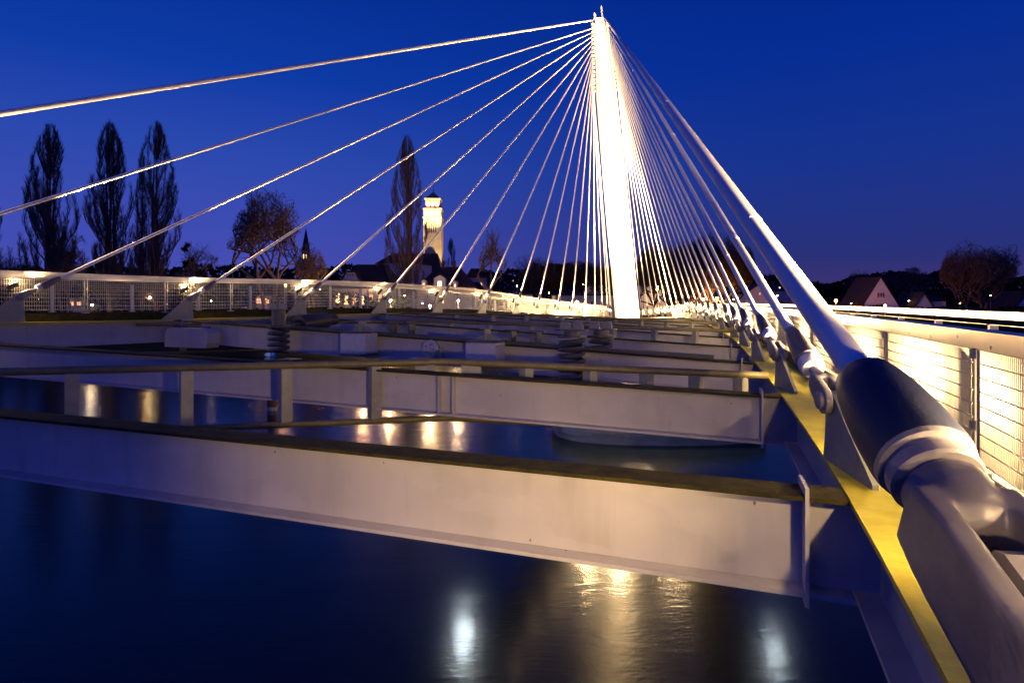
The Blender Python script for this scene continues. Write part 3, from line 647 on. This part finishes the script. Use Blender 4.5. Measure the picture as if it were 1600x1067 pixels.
def poplar(px, D, pytop, wpx, label, seed=0, dens=1.0, m='bark', leaders=3, group='tall bare poplars on the far bank'):
    rg = random.Random(seed); base = Vector(((px-800)*D/F, D, GZ-.4)); H = (HY-pytop)*D/F-base.z; Rm = wpx*D/F/2
    e = thing('poplar_tree', label, 'tree', base, None, group); tr = []; tw = []
    def env(h):
        h = max(0, min(1, h)); return Rm*(.45+.55*min(1, h/.2))*(1-max(0, (h-.25)/.75)**2.2)**.9+.25
    def limb(p, tgt_r, ang, h0, h1, r):
        n = 10; q = Vector(p); k = Vector((math.cos(ang), math.sin(ang), 0)); c0 = Vector((p.x-base.x, p.y-base.y, 0))
        for i in range(n):
            f = (i+1)/n; h = h0+(h1-h0)*f
            rr = min(tgt_r*(1-(1-f)**3), env(h)*.95); jit = Vector((rg.uniform(-.15, .15), rg.uniform(-.15, .15), 0))
            nq = base+k*rr+Vector((0, 0, h*H))+c0*(1-f)*.8+jit
            ra, rb = r*(1-i/n*.85), r*(1-(i+1)/n*.85); tr.append((tuple(q), tuple(nq), ra, rb)) if r > .10 else tw.append((tuple(q), tuple(nq), ra, rb))
            for _ in range(int(8*dens)):
                s0 = q.lerp(nq, rg.random()); a = rg.uniform(0, 6.28); Lq = rg.uniform(.8, 2.3)*(1 if h < .85 else .7)
                s1 = s0+Vector((math.cos(a)*Lq*.33, math.sin(a)*Lq*.33, Lq)); hh = (s1.z-base.z)/H
                off = Vector((s1.x-base.x, s1.y-base.y, 0))
                if hh > 1.0 or off.length > env(hh)*1.12+.2: continue
                mid = s0.lerp(s1, .5)+Vector((rg.uniform(-.1, .1), rg.uniform(-.1, .1), 0))
                tw.append((tuple(s0), tuple(mid), .024, .02)); tw.append((tuple(mid), tuple(s1), .02, .013))
                for _ in range(2):
                    a = rg.uniform(0, 6.28); s2 = mid+Vector((math.cos(a)*.28, math.sin(a)*.28, rg.uniform(.5, 1.0))); tw.append((tuple(mid), tuple(s2), .018, .012))
            q = nq
    for li in range(leaders):
        a = rg.uniform(0, 6.28) if li else 0; o = Vector((math.cos(a), math.sin(a), 0))*(Rm*.22 if li else 0)
        q = base.copy(); top = 1.0-(.05*li); n = 14
        for i in range(n):
            f = (i+1)/n; nq = base+o*min(1, f*4)*(1-f*.3)+Vector((rg.uniform(-.15, .15), rg.uniform(-.15, .15), f*top*H)); r = .36*H/32
            tr.append((tuple(q), tuple(nq), r*(1-i/n)+.03, r*(1-(i+1)/n)+.03)); q = nq
    for i in range(int(64*dens)):
        h0 = .03+.80*(i/58/dens)**1.05 if False else .03+.82*rg.random()**1.15; ang = rg.uniform(0, 6.28); h1 = min(.995, h0+rg.uniform(.16, .34)); rt = env((h0+h1)/2)*rg.uniform(.30, 1.1)**.7
        limb(base+Vector((0, 0, h0*H)), rt, ang, h0, h1, rg.uniform(.06, .20)*(1-h0*.6))
    segmesh(tr, 'trunk', M[m], e, 5); segmesh(tw, 'crown', M[m], e, 3); return e
def round_tree(px, D, pytop, wpx, label, seed=0, trunks=2, m='bark', depth=6, name='bare_tree', spread=.62, mist=0, first=.27, group='bare round trees on the far bank', tw_r=.028):
    rg = random.Random(seed); base = Vector(((px-800)*D/F, D, GZ-.4)); H = (HY-pytop)*D/F-base.z; Rm = wpx*D/F/2
    e = thing(name, label, 'tree', base, None, group); tr = []; tw = []; tips = []
    cc = base+Vector((0, 0, H*.55)); rz = H*.46
    lob = [(Vector((rg.gauss(0, 1), rg.gauss(0, 1), rg.gauss(0, 1))).normalized(), rg.uniform(-.22, .25)) for _ in range(12)]
    def inside(p):
        q = p-cc; u = Vector((q.x/Rm, q.y/Rm, q.z/rz)); l = u.length
        if l < .3: return True
        return l < .98+sum(a*max(0, u.dot(d)/l)**6 for d, a in lob)
    def grow(p, d, ln_, r, lv):
        q = p; n = 3
        for i in range(n):
            d = (d+Vector((rg.gauss(0, .10), rg.gauss(0, .10), rg.gauss(.03, .08)))).normalized(); nq = q+d*ln_/n
            if lv > 1 and not inside(nq): 
                d = (d*.4+(cc-nq).normalized()*.5).normalized(); nq = q+d*ln_/n
            (tr if lv < 2 else tw).append((tuple(q), tuple(nq), max(tw_r*.6, r*(1-.22*i/n)), max(tw_r*.5, r*(1-.22*(i+1)/n)))); q = nq
            if lv >= 2 and i < 2 and lv < depth: 
                sdv = (d+Vector((rg.gauss(0, .6), rg.gauss(0, .6), rg.gauss(.1, .4)))).normalized(); grow(q, sdv, ln_*.55, r*.5, lv+2)
        if lv >= depth: tips.append(q); return
        for _ in range(rg.choice((2, 3, 3)) if lv else (4 if first > .2 else 7)):
            sdv = (d+Vector((rg.gauss(0, spread), rg.gauss(0, spread), rg.gauss(.12, .35)))).normalized(); grow(q, sdv, (ln_ if lv else H*.29)*rg.uniform(.66, .88), r*.64, lv+1)
    for t in range(trunks):
        o = Vector(((t-(trunks-1)/2)*Rm*.28, rg.uniform(-1, 1), 0)); grow(base+o, Vector((rg.gauss(0, .08)+(t-(trunks-1)/2)*.1, 0, 1)).normalized(), H*first, .018*H, 0)
    segmesh(tr, 'trunk', M[m], e, 5); segmesh(tw, 'crown', M[m], e, 3)
    for i in range(mist):
        c = rg.choice(tips); s = []
        for _ in range(160):
            a = Vector((rg.gauss(0, 1), rg.gauss(0, 1), rg.gauss(0, 1))).normalized()*rg.uniform(.2, .75); s.append((tuple(c), tuple(c+a), .03, .05))
        segmesh(s, 'mistletoe', M['bushy'], e, 3)
    return e
poplar(78, 118, 193, 76, 'tall bare poplar, leftmost of the three at the left', 1, leaders=3, dens=1.15)
poplar(172, 121, 190, 72, 'tall bare poplar with a split top, middle of the three at the left', 2, leaders=3, dens=1.15)
poplar(244, 119, 189, 70, 'tall bare poplar, rightmost of the three at the left', 3, leaders=2, dens=1.0)
poplar(-18, 122, 300, 54, 'bare poplar cut by the left edge of the photo', 4, leaders=2, dens=.7)
poplar(636, 150, 212, 66, 'tall bare poplar just left of the lit church tower', 5, leaders=3, dens=1.1)
poplar(705, 230, 372, 22, 'small pale poplar right of the lit church tower', 6, leaders=1, dens=.5, m='bark2')
poplar(222, 117, 262, 26, 'slim bare side poplar leaning on the rightmost tall one', 7, leaders=1, dens=.5)
round_tree(418, 116, 284, 112, 'large spreading bare tree between the left poplars and the small spire', 11, 2)
round_tree(312, 112, 368, 66, 'low bare tree full of mistletoe right of the left poplars', 12, 1, depth=5, mist=9)
round_tree(105, 112, 358, 60, 'low bare tree at the foot of the leftmost tall poplar', 13, 2, depth=5)
round_tree(28, 112, 385, 70, 'small bare bushy tree at the far left behind the railing', 14, 2, depth=5)
round_tree(487, 124, 376, 56, 'small bare tree in front of the thin spire', 15, 2, depth=5)
round_tree(768, 140, 352, 44, 'thin bare tree right of the church, between the stay cables', 16, 1, depth=5, spread=.4)
round_tree(848, 165, 402, 80, 'broad bare tree behind the cables left of the mast', 17, 3, m='brownwood')
round_tree(905, 165, 404, 80, 'second broad bare tree just left of the mast', 18, 3, m='brownwood')
round_tree(950, 160, 412, 60, 'low brown tree right behind the mast', 19, 3, m='brownwood')
round_tree(1052, 120, 366, 120, 'huge brown tree behind the cables right of the mast', 20, 4, m='brownwood', tw_r=.045, first=.14)
round_tree(1120, 124, 358, 116, 'huge dark brown tree behind the cables, the farther right one', 21, 4, m='brownwood', tw_r=.045, first=.14)
round_tree(1528, 135, 363, 100, 'big dark bare tree at the right above the houses', 22, 3, tw_r=.04, first=.13, spread=.75)
round_tree(1240, 190, 425, 60, 'low dark tree beside the main stay at the right', 23, 3, depth=5)
round_tree(1345, 210, 418, 40, 'small dark tree left of the white gable house', 24, 2, depth=5)
round_tree(1390, 215, 420, 32, 'small dark round tree just behind the white gable house', 25, 2, depth=5)
round_tree(1430, 205, 413, 60, 'low dark tree above the twin gable house', 26, 3, depth=5)
def foliage_mass(name, label, x0, x1, D, y_of, m, seed, n=2600, dd=16, size=.8):
    """wood or hedge: many small tilted leaf and twig faces spread through a volume"""
    rg = np.random.default_rng(seed); b = []
    px = rg.uniform(x0, x1, n); Dd = D+rg.uniform(0, dd, n)
    bumps = rg.uniform(-1, 1, 40)
    xs = (px-x0)/(x1-x0)*39; i0 = xs.astype(int).clip(0, 38); top = np.array([y_of(p) for p in px])-(bumps[i0]*(1-(xs-i0))+bumps[(i0+1)]*(xs-i0))*5
    zt = (HY-top)*Dd/F; z = GZ+(zt-GZ)*rg.uniform(0, 1, n)**.6; X = (px-800)*Dd/F
    vs = np.zeros((n, 4, 3)); c = np.stack([X, Dd, z], 1); u = rg.normal(0, 1, (n, 3)); u /= np.linalg.norm(u, axis=1)[:, None]; w = np.cross(u, rg.normal(0, 1, (n, 3))); w /= np.linalg.norm(w, axis=1)[:, None]
    s1 = rg.uniform(.3, 1, (n, 1))*size; s2 = rg.uniform(.1, .6, (n, 1))*size
    vs[:, 0] = c-u*s1; vs[:, 1] = c+w*s2; vs[:, 2] = c+u*s1; vs[:, 3] = c-w*s2
    me = bpy.data.meshes.new(name); me.from_pydata(vs.reshape(-1, 3).tolist(), [], [(i*4, i*4+1, i*4+2, i*4+3) for i in range(n)]); me.materials.append(m)
    o = bpy.data.objects.new(name, me); COL.objects.link(o); WM[o.name] = Matrix(); return tag(o, label, 'trees', kind='stuff')
foliage_mass('far_wood', 'dark wood along the far bank behind the left railing', -150, 560, 150, lambda p: 416+3*math.sin(p*.03), M['bushy'], 1, 9000, 30, 1.1)
foliage_mass('far_wood', 'brown winter wood behind the mast and the cables', 740, 1000, 190, lambda p: 425-12*math.exp(-((p-870)/60)**2), M['brownwood'], 2, 6000, 30, 1.0)
foliage_mass('far_wood', 'dark wooded rise along the skyline at the right', 980, 1750, 260, lambda p: 432+6*math.sin(p*.021)+4*math.sin(p*.05), M['bushy'], 3, 14000, 40, 1.7)
foliage_mass('hedge', 'low reddish hedge before the houses at the right', 1180, 1700, 132, lambda p: 479+3*math.sin(p*.05), M['brownwood'], 4, 6000, 8, .7)
foliage_mass('shrubs', 'dark shrubs on the far bank behind the left railing mesh', -150, 640, 124, lambda p: 458+6*math.sin(p*.045)+4*math.sin(p*.11), M['bushy'], 5, 5000, 6, .6)
# ------------------------------------------------------------------ buildings of the far bank
def window(e, c, w, h, yaw, lit, frame=True, shut=False):
    rt = Matrix.Rotation(yaw, 3, 'Z'); n = rt @ Vector((0, -1, 0)); m = MB()
    fw = MB(); t = .12
    for dx, dz, a, b_ in ((-w/2, 0, t, h+t), (w/2, 0, t, h+t), (0, h/2, w, t), (0, -h/2, w, t), (0, 0, t*.6, h)): fw.box(c+rt @ Vector((dx, -.05, dz)), (a, .10+(.004 if dx == 0 and dz == 0 else 0), b_), rt)
    o = fw.build('window', M['frame'], e)
    m.box(c+n*.02, (w-.02, .03, h-.02), rt); m.build('pane', M[lit], o)
    if shut:
        s_ = MB()
        for q in (-1, 1): s_.box(c+rt @ Vector((q*(w*.5+w*.32), -.06, 0)), (w*.5, .06, h), rt)
        s_.build('shutter', M['shutter'], o)
def house(name, label, px0, px1, D, pyeave, pyridge, wall='plaster', roof='roof', gable=True, depth=9, yaw=0, wins=(), chim=(), hip=.0, group='houses on the far bank', over=.4, base=GZ-.5, cat='house'):
    """gable=True: the triangular end faces the river; otherwise the eave side does"""
    xm = (px0+px1)/2; c = at(xm, HY, D); w = (px1-px0)*D/F; ze = (HY-pyeave)*D/F; zr = (HY-pyridge)*D/F
    e = thing(name, label, cat, (c.x, c.y, base), None, group); rt = Matrix.Rotation(yaw, 3, 'Z')
    def T(x, y, z): v = rt @ Vector((x, y, 0)); return Vector((c.x+v.x, c.y+v.y, z))
    b = MB()
    if gable:
        b.prism([T(-w/2, 0, base), T(w/2, 0, base), T(w/2, 0, ze), T(0, 0, zr), T(-w/2, 0, ze)], rt @ Vector((0, depth, 0))); b.build('wall', M[wall], e)
        r = MB(); th = .22; s = (zr-ze)/(w/2)
        for q in (-1, 1):
            p = [T(0, -over, zr+.02), T(q*(w/2+over), -over, ze-s*over+.02), T(q*(w/2+over), -over, ze-s*over+.02+th), T(0, -over, zr+.02+th*1.3)]
            r.prism(p, rt @ Vector((0, depth+2*over, 0)))
        r.build('roof', M[roof], e)
    else:
        b.prism([T(-w/2, 0, base), T(w/2, 0, base), T(w/2, 0, ze), T(-w/2, 0, ze)], rt @ Vector((0, depth, 0))); b.build('wall', M[wall], e)
        hx = w/2-hip*w/2; r = MB(); o = over
        r.add([T(-w/2-o, -o, ze), T(w/2+o, -o, ze), T(w/2+o, depth+o, ze), T(-w/2-o, depth+o, ze), T(-hx, depth/2, zr), T(hx, depth/2, zr)],
              [(0, 1, 5, 4), (1, 2, 5), (2, 3, 4, 5), (3, 0, 4), (3, 2, 1, 0)]); r.build('roof', M[roof], e)
    rf = e.children[-1] if e.children else None
    for (px, py, wp, hp, lit, *sh) in wins:
        x = (px-xm)*D/F; z = (HY-py)*D/F; window(e, T(x, -.03, z), wp*D/F, hp*D/F, yaw, lit, True, bool(sh))
    for (px, py0, wp) in chim:
        x = (px-xm)*D/F; z1 = (HY-py0)*D/F; m = MB(); m.box(T(x, depth*.45, z1-1.4), (wp*D/F, wp*D/F, 2.8), rt); m.box(T(x, depth*.45, z1), (wp*D/F*1.15, wp*D/F*1.15, .2), rt); m.build('chimney', M['roof_red'], e)
    return e
house('house', 'mansard roofed house with pink trapezoid gable left of the poplar', 535, 612, 150, 442, 411, 'plaster', 'roof', False, 12, hip=.35, wins=[(552, 466, 5, 8, 'litwin'), (570, 466, 5, 8, 'litwin2'), (590, 466, 5, 8, 'litwin')], chim=[(583, 409, 4)])
# the pink dormer gable
e = thing('gable_dormer', 'pink trapezoid dormer gable with three panes on the mansard house', 'dormer', at(547, 440, 148))
q = [at(533, 438, 148), at(560, 438, 148), at(555, 426, 148), at(541, 426, 148)]
MB().prism(q, (0, 3, 0)).build('wall', M['plaster_w'], e)
MB().prism([at(531, 437, 147.5), at(534, 437, 147.5), at(541.5, 424.5, 147.5), at(555, 424.5, 147.5), at(562, 437, 147.5), at(564, 437, 147.5), at(556.5, 423, 147.5), at(540, 423, 147.5)], (0, 3.6, 0)).build('roof', M['roof'], e)
for x in (543.5, 547.5, 551.5): window(e, at(x, 429.5, 147.95), .45, .62, 0, 'glassdark')
house('house', 'white gabled house with steep dark roof behind the mansard house', 584, 645, 175, 412, 393, 'plaster_w', 'roof', False, 14, yaw=R(-18), hip=.25, chim=[])
house('church_nave', 'dark roofed church nave below the lit tower', 640, 692, 190, 440, 393, 'plaster', 'roof', False, 16, hip=.5, cat='church')
house('house', 'dark roofed villa with three bright dormers right of the church', 652, 742, 145, 449, 415, 'plaster', 'roof', False, 12, hip=.6, wins=[(667, 462, 5, 9, 'glassdark'), (690, 468, 7, 12, 'litwin'), (714, 462, 5, 9, 'glassdark')], chim=[(689, 406, 4), (706, 407, 5)])
for i, (x, w_, y0, y1) in enumerate(((662, 7, 452, 436), (687, 18, 452, 429), (711, 7, 452, 438))):
    e = thing('roof_dormer', ['small lit dormer at the left of the dark roofed villa', 'large gabled dormer with bright door in the villa roof', 'small pale dormer at the right of the dark roofed villa'][i], 'dormer', at(x, y0, 143), None, 'dormers of the villa')
    wl, wr, ym = x-w_/2, x+w_/2, y1+w_*.32
    MB().prism([at(wl, y0, 143), at(wr, y0, 143), at(wr, ym, 143), at(x, y1+1, 143), at(wl, ym, 143)], (0, 4, 0)).build('wall', M['plaster_w'], e)
    MB().prism([at(wl-1, ym+.5, 142.7), at(x, y1-.6, 142.7), at(wr+1, ym+.5, 142.7), at(wr+1, ym-.5, 142.7), at(x, y1-2, 142.7), at(wl-1, ym-.5, 142.7)], (0, 4.4, 0)).build('roof', M['roof'], e)
    window(e, at(x, (y0+ym)/2+1, 142.95), w_*.38*143/F, (y0-ym)*.6*143/F, 0, 'litwin')
house('house', 'red roofed house right of the villa', 729, 760, 190, 434, 418, 'plaster', 'roof_red', False, 12, hip=.3, wins=[(738, 444, 3, 5, 'glassdark'), (752, 444, 3, 5, 'litwin2')])
house('house', 'pink house wall with lit windows behind the left cables', 715, 752, 150, 453, 440, 'plaster', 'roof', False, 9, hip=.2, wins=[(722, 462, 3, 5, 'litwin2'), (738, 462, 3, 5, 'litwin')])
house('restaurant', 'low restaurant with bright orange windows seen through the left railing', 520, 604, 130, 451, 446, 'plaster', 'roof', False, 9, hip=.1, wins=[(528, 466, 7, 18, 'litwin'), (541, 468, 7, 16, 'litwin'), (554, 468, 7, 16, 'litwin2'), (567, 468, 6, 16, 'litwin'), (580, 468, 6, 16, 'litwin2'), (594, 468, 6, 16, 'litwin2')], group='lit ground floor buildings', cat='building')
house('kiosk', 'low kiosk with glowing orange front seen through the left railing', 398, 424, 125, 462, 458, 'plaster', 'roof', False, 5, wins=[(405, 470, 8, 9, 'litwin2'), (417, 470, 8, 9, 'litwin2')], group='lit ground floor buildings', cat='building')
house('kiosk', 'small hut with orange window behind the far left mesh', 104, 132, 125, 466, 461, 'plaster', 'roof', False, 5, wins=[(112, 474, 8, 7, 'litwin2'), (124, 474, 7, 7, 'litwin2')], group='lit ground floor buildings', cat='building')
house('house', 'white flat gabled building low behind the left deck end', 800, 832, 150, 461, 457, 'plaster_w', 'roof', False, 8, wins=[(811, 466, 4, 6, 'glassdark')])
house('stone_building', 'broad pinkish stone building behind the deck left of the mast', 868, 962, 110, 462, 459, 'plaster', 'roof', False, 10, wins=[(893, 474, 5, 8, 'glassdark'), (925, 474, 5, 8, 'glassdark'), (951, 486, 9, 16, 'shutter')], group='houses on the far bank', base=-3.5, cat='building')
house('house', 'dark gabled house above the stone building', 918, 952, 180, 448, 432, 'plaster', 'roof', True, 10, wins=[(935, 452, 4, 4, 'glassdark')])
house('apartment_block', 'pale apartment block with two bright lamps right of the mast', 1003, 1044, 140, 446, 444, 'plaster_w', 'roof', False, 9, wins=[(1027, 453, 6, 3.5, 'litwin'), (1004.5, 458, 5, 6, 'litwin2'), (1030, 478, 4, 4, 'litwin2')], cat='building')
house('house', 'pale gabled house half hidden by the thick cables at the right', 1166, 1208, 150, 458, 444, 'plaster_w', 'roof', True, 10, wins=[(1187, 459, 3, 4, 'litwin2')])
house('house', 'dark hillside house behind the thick cables', 1190, 1240, 180, 455, 443, 'plaster', 'roof', False, 10, wins=[(1218, 449.5, 2.5, 2.5, 'litwin')])
house('gable_house', 'steep white gable house with red shutters at the right', 1348, 1404, 140, 478, 434, 'plaster_w', 'roof', True, 10, wins=[(1376, 461, 5, 7, 'glassdark', 1)], over=.15)
house('gable_house', 'white gable of the twin gable house at the right', 1428, 1458, 140, 481, 458, 'plaster_w', 'roof', True, 8)
house('house', 'dark roofed wing right of the twin gable', 1450, 1478, 141, 471, 459, 'plaster_w', 'roof', False, 8, wins=[(1455, 477, 2.5, 4, 'litwin')])
house('house', 'white gable cut by the right edge of the photo', 1586, 1630, 140, 480, 456, 'plaster_w', 'roof', True, 8)
for i, (px, py) in enumerate(((618, 446), (632, 462), (660, 474), (752, 458), (786, 462), (808, 447), (858, 458), (935, 462), (1060, 462), (1074, 474), (1146, 468), (1215, 462), (1262, 466), (1330, 474), (1420, 470), (1500, 474), (1548, 462), (390, 452), (500, 452), (60, 468), (330, 470), (290, 455))):
    D = 118+6*(i % 5); p = at(px, py, D); e = thing('garden_lamp', f'tiny warm light on the far bank, {ORD[i+1] if i < 20 else ["twenty first", "twenty second"][i-20]} of the scattered lights', 'lamp', (p.x, p.y, GZ-.4), None, 'scattered lights on the far bank')
    MB().tube([(p.x, p.y, GZ-.4), (p.x, p.y, p.z)], .04, 6).build('pole', M['steel_dark'], e); MB().lathe([(.001, -.13), (.13, 0), (.001, .13)], None, p, 10).build('lamp_head', M['whitelamp' if i % 3 else 'sodium'], e, True)
for i, (px, py, D) in enumerate(((1100, 470, 260), (1170, 448, 500), (1240, 452, 500), (1500, 436, 600), (1425, 432, 600), (770, 432, 420), (800, 436, 420))):
    w_ = 12 if D > 400 else 8
    house('hill_house', ['lone house with warm window low behind the cables', 'distant hillside house with one light, upper left at the right bank', 'distant hillside house with one light behind the main stay', 'distant lit house on the hill left of the big tree', 'distant lit house on the hill above the gable houses', 'distant row house with lit windows right of the church', 'distant pale row house with lit windows beside the far row'][i], px-w_, px+w_, D, py, py-5, 'plaster', 'roof', False, 10,
          wins=[(px-w_*.5, py+2.5, 2.2, 2, 'litwin2'), (px+w_*.2, py+2.5, 2.2, 2, 'litwin')], group='distant houses on the hill')
# church tower
D = 200; s_ = D/F; tx = (675.5-800)*s_; wt = 28*s_
e = thing('church_tower', 'floodlit yellow church tower with two glowing belfry stages', 'church tower', (tx, D, GZ))
zt = lambda py: (HY-py)*s_
def tb(w, y0, y1, nm, m, inset=0): return MB().box((tx, D+wt/2, (zt(y0)+zt(y1))/2), (w, w, zt(y1)-zt(y0))).build(nm, M[m], e)
tb(wt, 480, 340, 'shaft', 'stone'); tb(wt*1.06, 341, 338.5, 'cornice', 'stone'); tb(wt*.98, 338.4, 327.5, 'belfry_stage', 'stone'); tb(wt*1.05, 327.4, 325.4, 'cornice', 'stone')
tb(wt*.80, 325.3, 311.5, 'belfry_stage', 'stone'); tb(wt*.92, 311.4, 309.5, 'cornice', 'stone')
w2 = wt*.44
MB().add([(tx-w2, D+wt/2-w2, zt(309.4)), (tx+w2, D+wt/2-w2, zt(309.4)), (tx+w2, D+wt/2+w2, zt(309.4)), (tx-w2, D+wt/2+w2, zt(309.4)), (tx-w2*.45, D+wt/2-w2*.45, zt(303)), (tx+w2*.45, D+wt/2-w2*.45, zt(303)), (tx+w2*.45, D+wt/2+w2*.45, zt(303)), (tx-w2*.45, D+wt/2+w2*.45, zt(303)), (tx, D+wt/2, zt(297.5))],
         [(0, 1, 5, 4), (1, 2, 6, 5), (2, 3, 7, 6), (3, 0, 4, 7), (4, 5, 8), (5, 6, 8), (6, 7, 8), (7, 4, 8), (3, 2, 1, 0)]).build('roof', M['copper'], e)
MB().tube([(tx, D+wt/2, zt(298)), (tx, D+wt/2, zt(292.5))], .12, 6).build('finial', M['copper'], e)
for i in range(4): MB().box((tx+(-4.8+i*3.4)*s_, D-.02, zt(354.5)), (1.5*s_, .2, 19*s_)).build('louvre_opening', M['glassdark'], e)
for yq, wq, n_ in ((333.5, .98, 4), (318.5, .80, 3)):
    for i in range(n_):
        m = MB().box((tx+(i-(n_-1)/2)*wt*wq/n_*.92, D+wt/2*(1-wq)-.02, zt(yq)), (wt*wq/n_*.62, .12, 7.5*s_)); m.build('lit_opening', M['litbright'] if 'litbright' in M else M['litwin'], e)
for x, y, z, pw, ty, tz in ((tx, D-16, 2, 260000, D, 20), (tx-12, D-14, 4, 80000, D, 26), (tx+12, D-12, 4, 40000, D, 26), (tx, D-9, 18, 90000, D, 34)):
    lamp('SPOT', 'tower_flood', (x, y, z), pw, (1, .68, .30), .4, Vector((tx, ty, tz))-Vector((x, y, z)), 55, .6, e)
# thin spire
D2 = 300; e = thing('church_spire', 'thin dark spire with small lit belfry far behind the bare tree', 'church spire', at(478, 470, D2))
u_ = D2/F; X0 = (478-800)*u_; z_ = lambda py: (HY-py)*u_
MB().box((X0, D2, (z_(420)+z_(392))/2), (9*u_, 9*u_, z_(392)-z_(420))).build('belfry', M['stone'], e)
r5 = 5*u_; MB().add([(X0-r5, D2-r5, z_(392)), (X0+r5, D2-r5, z_(392)), (X0+r5, D2+r5, z_(392)), (X0-r5, D2+r5, z_(392)), (X0, D2, z_(355))], [(0, 1, 4), (1, 2, 4), (2, 3, 4), (3, 0, 4), (3, 2, 1, 0)]).build('spire_roof', M['roof'], e)
for q in (-2.2, 2.2): MB().box((X0+q*u_, D2-4.6*u_, z_(402)), (1.6*u_, .2, 9*u_)).build('lit_opening', M['litwin'], e)
# ------------------------------------------------------------------ street lamps on the bank
def street_lamp(px, py, D, label, power, color, em, small=False):
    p = at(px, py, D); e = thing('street_lamp', label, 'street lamp', (p.x, p.y, GZ-.4), None, 'lamps on the far bank')
    MB().tube([(p.x, p.y, GZ-.4), (p.x, p.y, p.z+.1)], [.09, .05], 8).build('pole', M['steel_dark'], e)
    r = .22 if small else .30
    MB().lathe([(.001, -r), (r*.7, -r*.7), (r, 0), (r*.7, r*.7), (.001, r)], None, p, 12).build('lamp_head', M[em], e, True)
    lamp('POINT', 'lamp_light', p-Vector((0, .6, 0)), power, color, .2, None, parent=e)
SO = (1, .38, .08)
street_lamp(1098, 468, 118, 'orange street lamp behind the cables, the left one of a pair', 9000, SO, 'sodium')
street_lamp(1120, 466, 124, 'orange street lamp behind the cables, the right one of a pair', 9000, SO, 'sodium', True)
street_lamp(1306, 470, 128, 'orange street lamp just right of the main stay', 6000, SO, 'sodium')
street_lamp(1005.5, 447, 136, 'bright lamp at the left corner of the apartment block', 500, (1, .7, .4), 'whitelamp', True)
street_lamp(1027, 448, 136, 'bright lamp above the apartment block window', 500, (1, .7, .4), 'whitelamp', True)
street_lamp(144, 477, 118, 'bright garden lamp behind the far left railing mesh', 300, (1, .7, .4), 'whitelamp', True)
street_lamp(234, 465, 118, 'small garden lamp behind the left railing beside a post', 200, (1, .6, .2), 'whitelamp', True)
street_lamp(446, 446, 118, 'small amber lamp left of the mansard house', 200, (1, .5, .2), 'sodium', True)
street_lamp(902, 472, 100, 'yellow lamp in front of the stone building', 600, (1, .7, .3), 'whitelamp', True)
street_lamp(912, 444, 170, 'faint lamp by the brown trees left of the mast', 900, (1, .6, .3), 'whitelamp', True)
street_lamp(1383, 478, 120, 'small garden lamp below the white gable house', 1500, (1, .5, .3), 'whitelamp', True)
street_lamp(716, 470, 122, 'warm lamp at the right of the dark roofed villa', 5000, (1, .6, .3), 'whitelamp', True)
street_lamp(610, 470, 124, 'warm lamp between the restaurant and the tall poplar', 6000, (1, .6, .3), 'whitelamp', True)
street_lamp(570, 488, 112, 'amber quay lamp before the restaurant', 4000, (1, .5, .2), 'sodium', True)
street_lamp(672, 478, 114, 'added quay lamp before the church, making the gold river streak', 7000, (1, .6, .3), 'whitelamp', True)  # added lamp, its river streak stands in for the tower's reflection
# ------------------------------------------------------------------ river marks
e = thing('mooring_sign', 'small blue and white arrow sign reading P on the far waterline', 'sign', at(420, 554, 110))
pa = at(421, 554, 109.8); u_ = 110/F
MB().prism([pa+Vector((x*u_, 0, y*u_)) for x, y in ((-9, 0), (-4, 2.8), (1.2, 2.8), (1.2, -2.8), (-4, -2.8))], (0, .1, 0)).build('arrow_board', M['signw'], e)
MB().box(pa+Vector((5.2*u_, .05, 0)), (7.6*u_, .1, 6*u_)).build('blue_board', M['blue'], e)
fc = bpy.data.curves.new('letter', 'FONT'); fc.body = 'P'; fc.size = 6.4*u_; fc.extrude = .01; fc.align_x = 'CENTER'; fc.align_y = 'CENTER'
fo = bpy.data.objects.new('tmp', fc); COL.objects.link(fo); dg = bpy.context.evaluated_depsgraph_get(); lm = bpy.data.meshes.new_from_object(fo.evaluated_get(dg)); bpy.data.objects.remove(fo)
lm.materials.clear(); lm.materials.append(M['signw']); pl = place('letter', lm, e, Matrix.Translation(pa+Vector((5.2*u_, -.02, 0))-WM[e.name].translation) @ Matrix.Rotation(R(90), 4, 'X'))
MB().tube([pa+Vector((3*u_, .2, 1)), Vector((pa.x+3*u_, pa.y+.2, WATER-.5))], .12, 8).build('pole', M['steel_dark'], e)
lamp('SPOT', 'sign_light', pa+Vector((0, -4, 3)), 160, (.7, .85, 1), .1, Vector((0, 4, -3)), 60, .5, e)
pb = at(425, 640, 56); e = thing('mooring_pile', 'rusty steel mooring pile rising from the river below the second beam', 'pile', (pb.x, 56, WATER))
MB().lathe([(.42, -2), (.42, 1.9), (.45, 1.92), (.45, 2.1), (.30, 2.15), (.001, 2.15)], None, (pb.x, 56, WATER), 20).build('shaft', M['rust'], e, True)
MB().lathe([(.44, -.4), (.44, .35)], None, (pb.x, 56, WATER), 20, False).build('waterline_ring', M['conc'], e, True)
print('objects', len(bpy.data.objects))
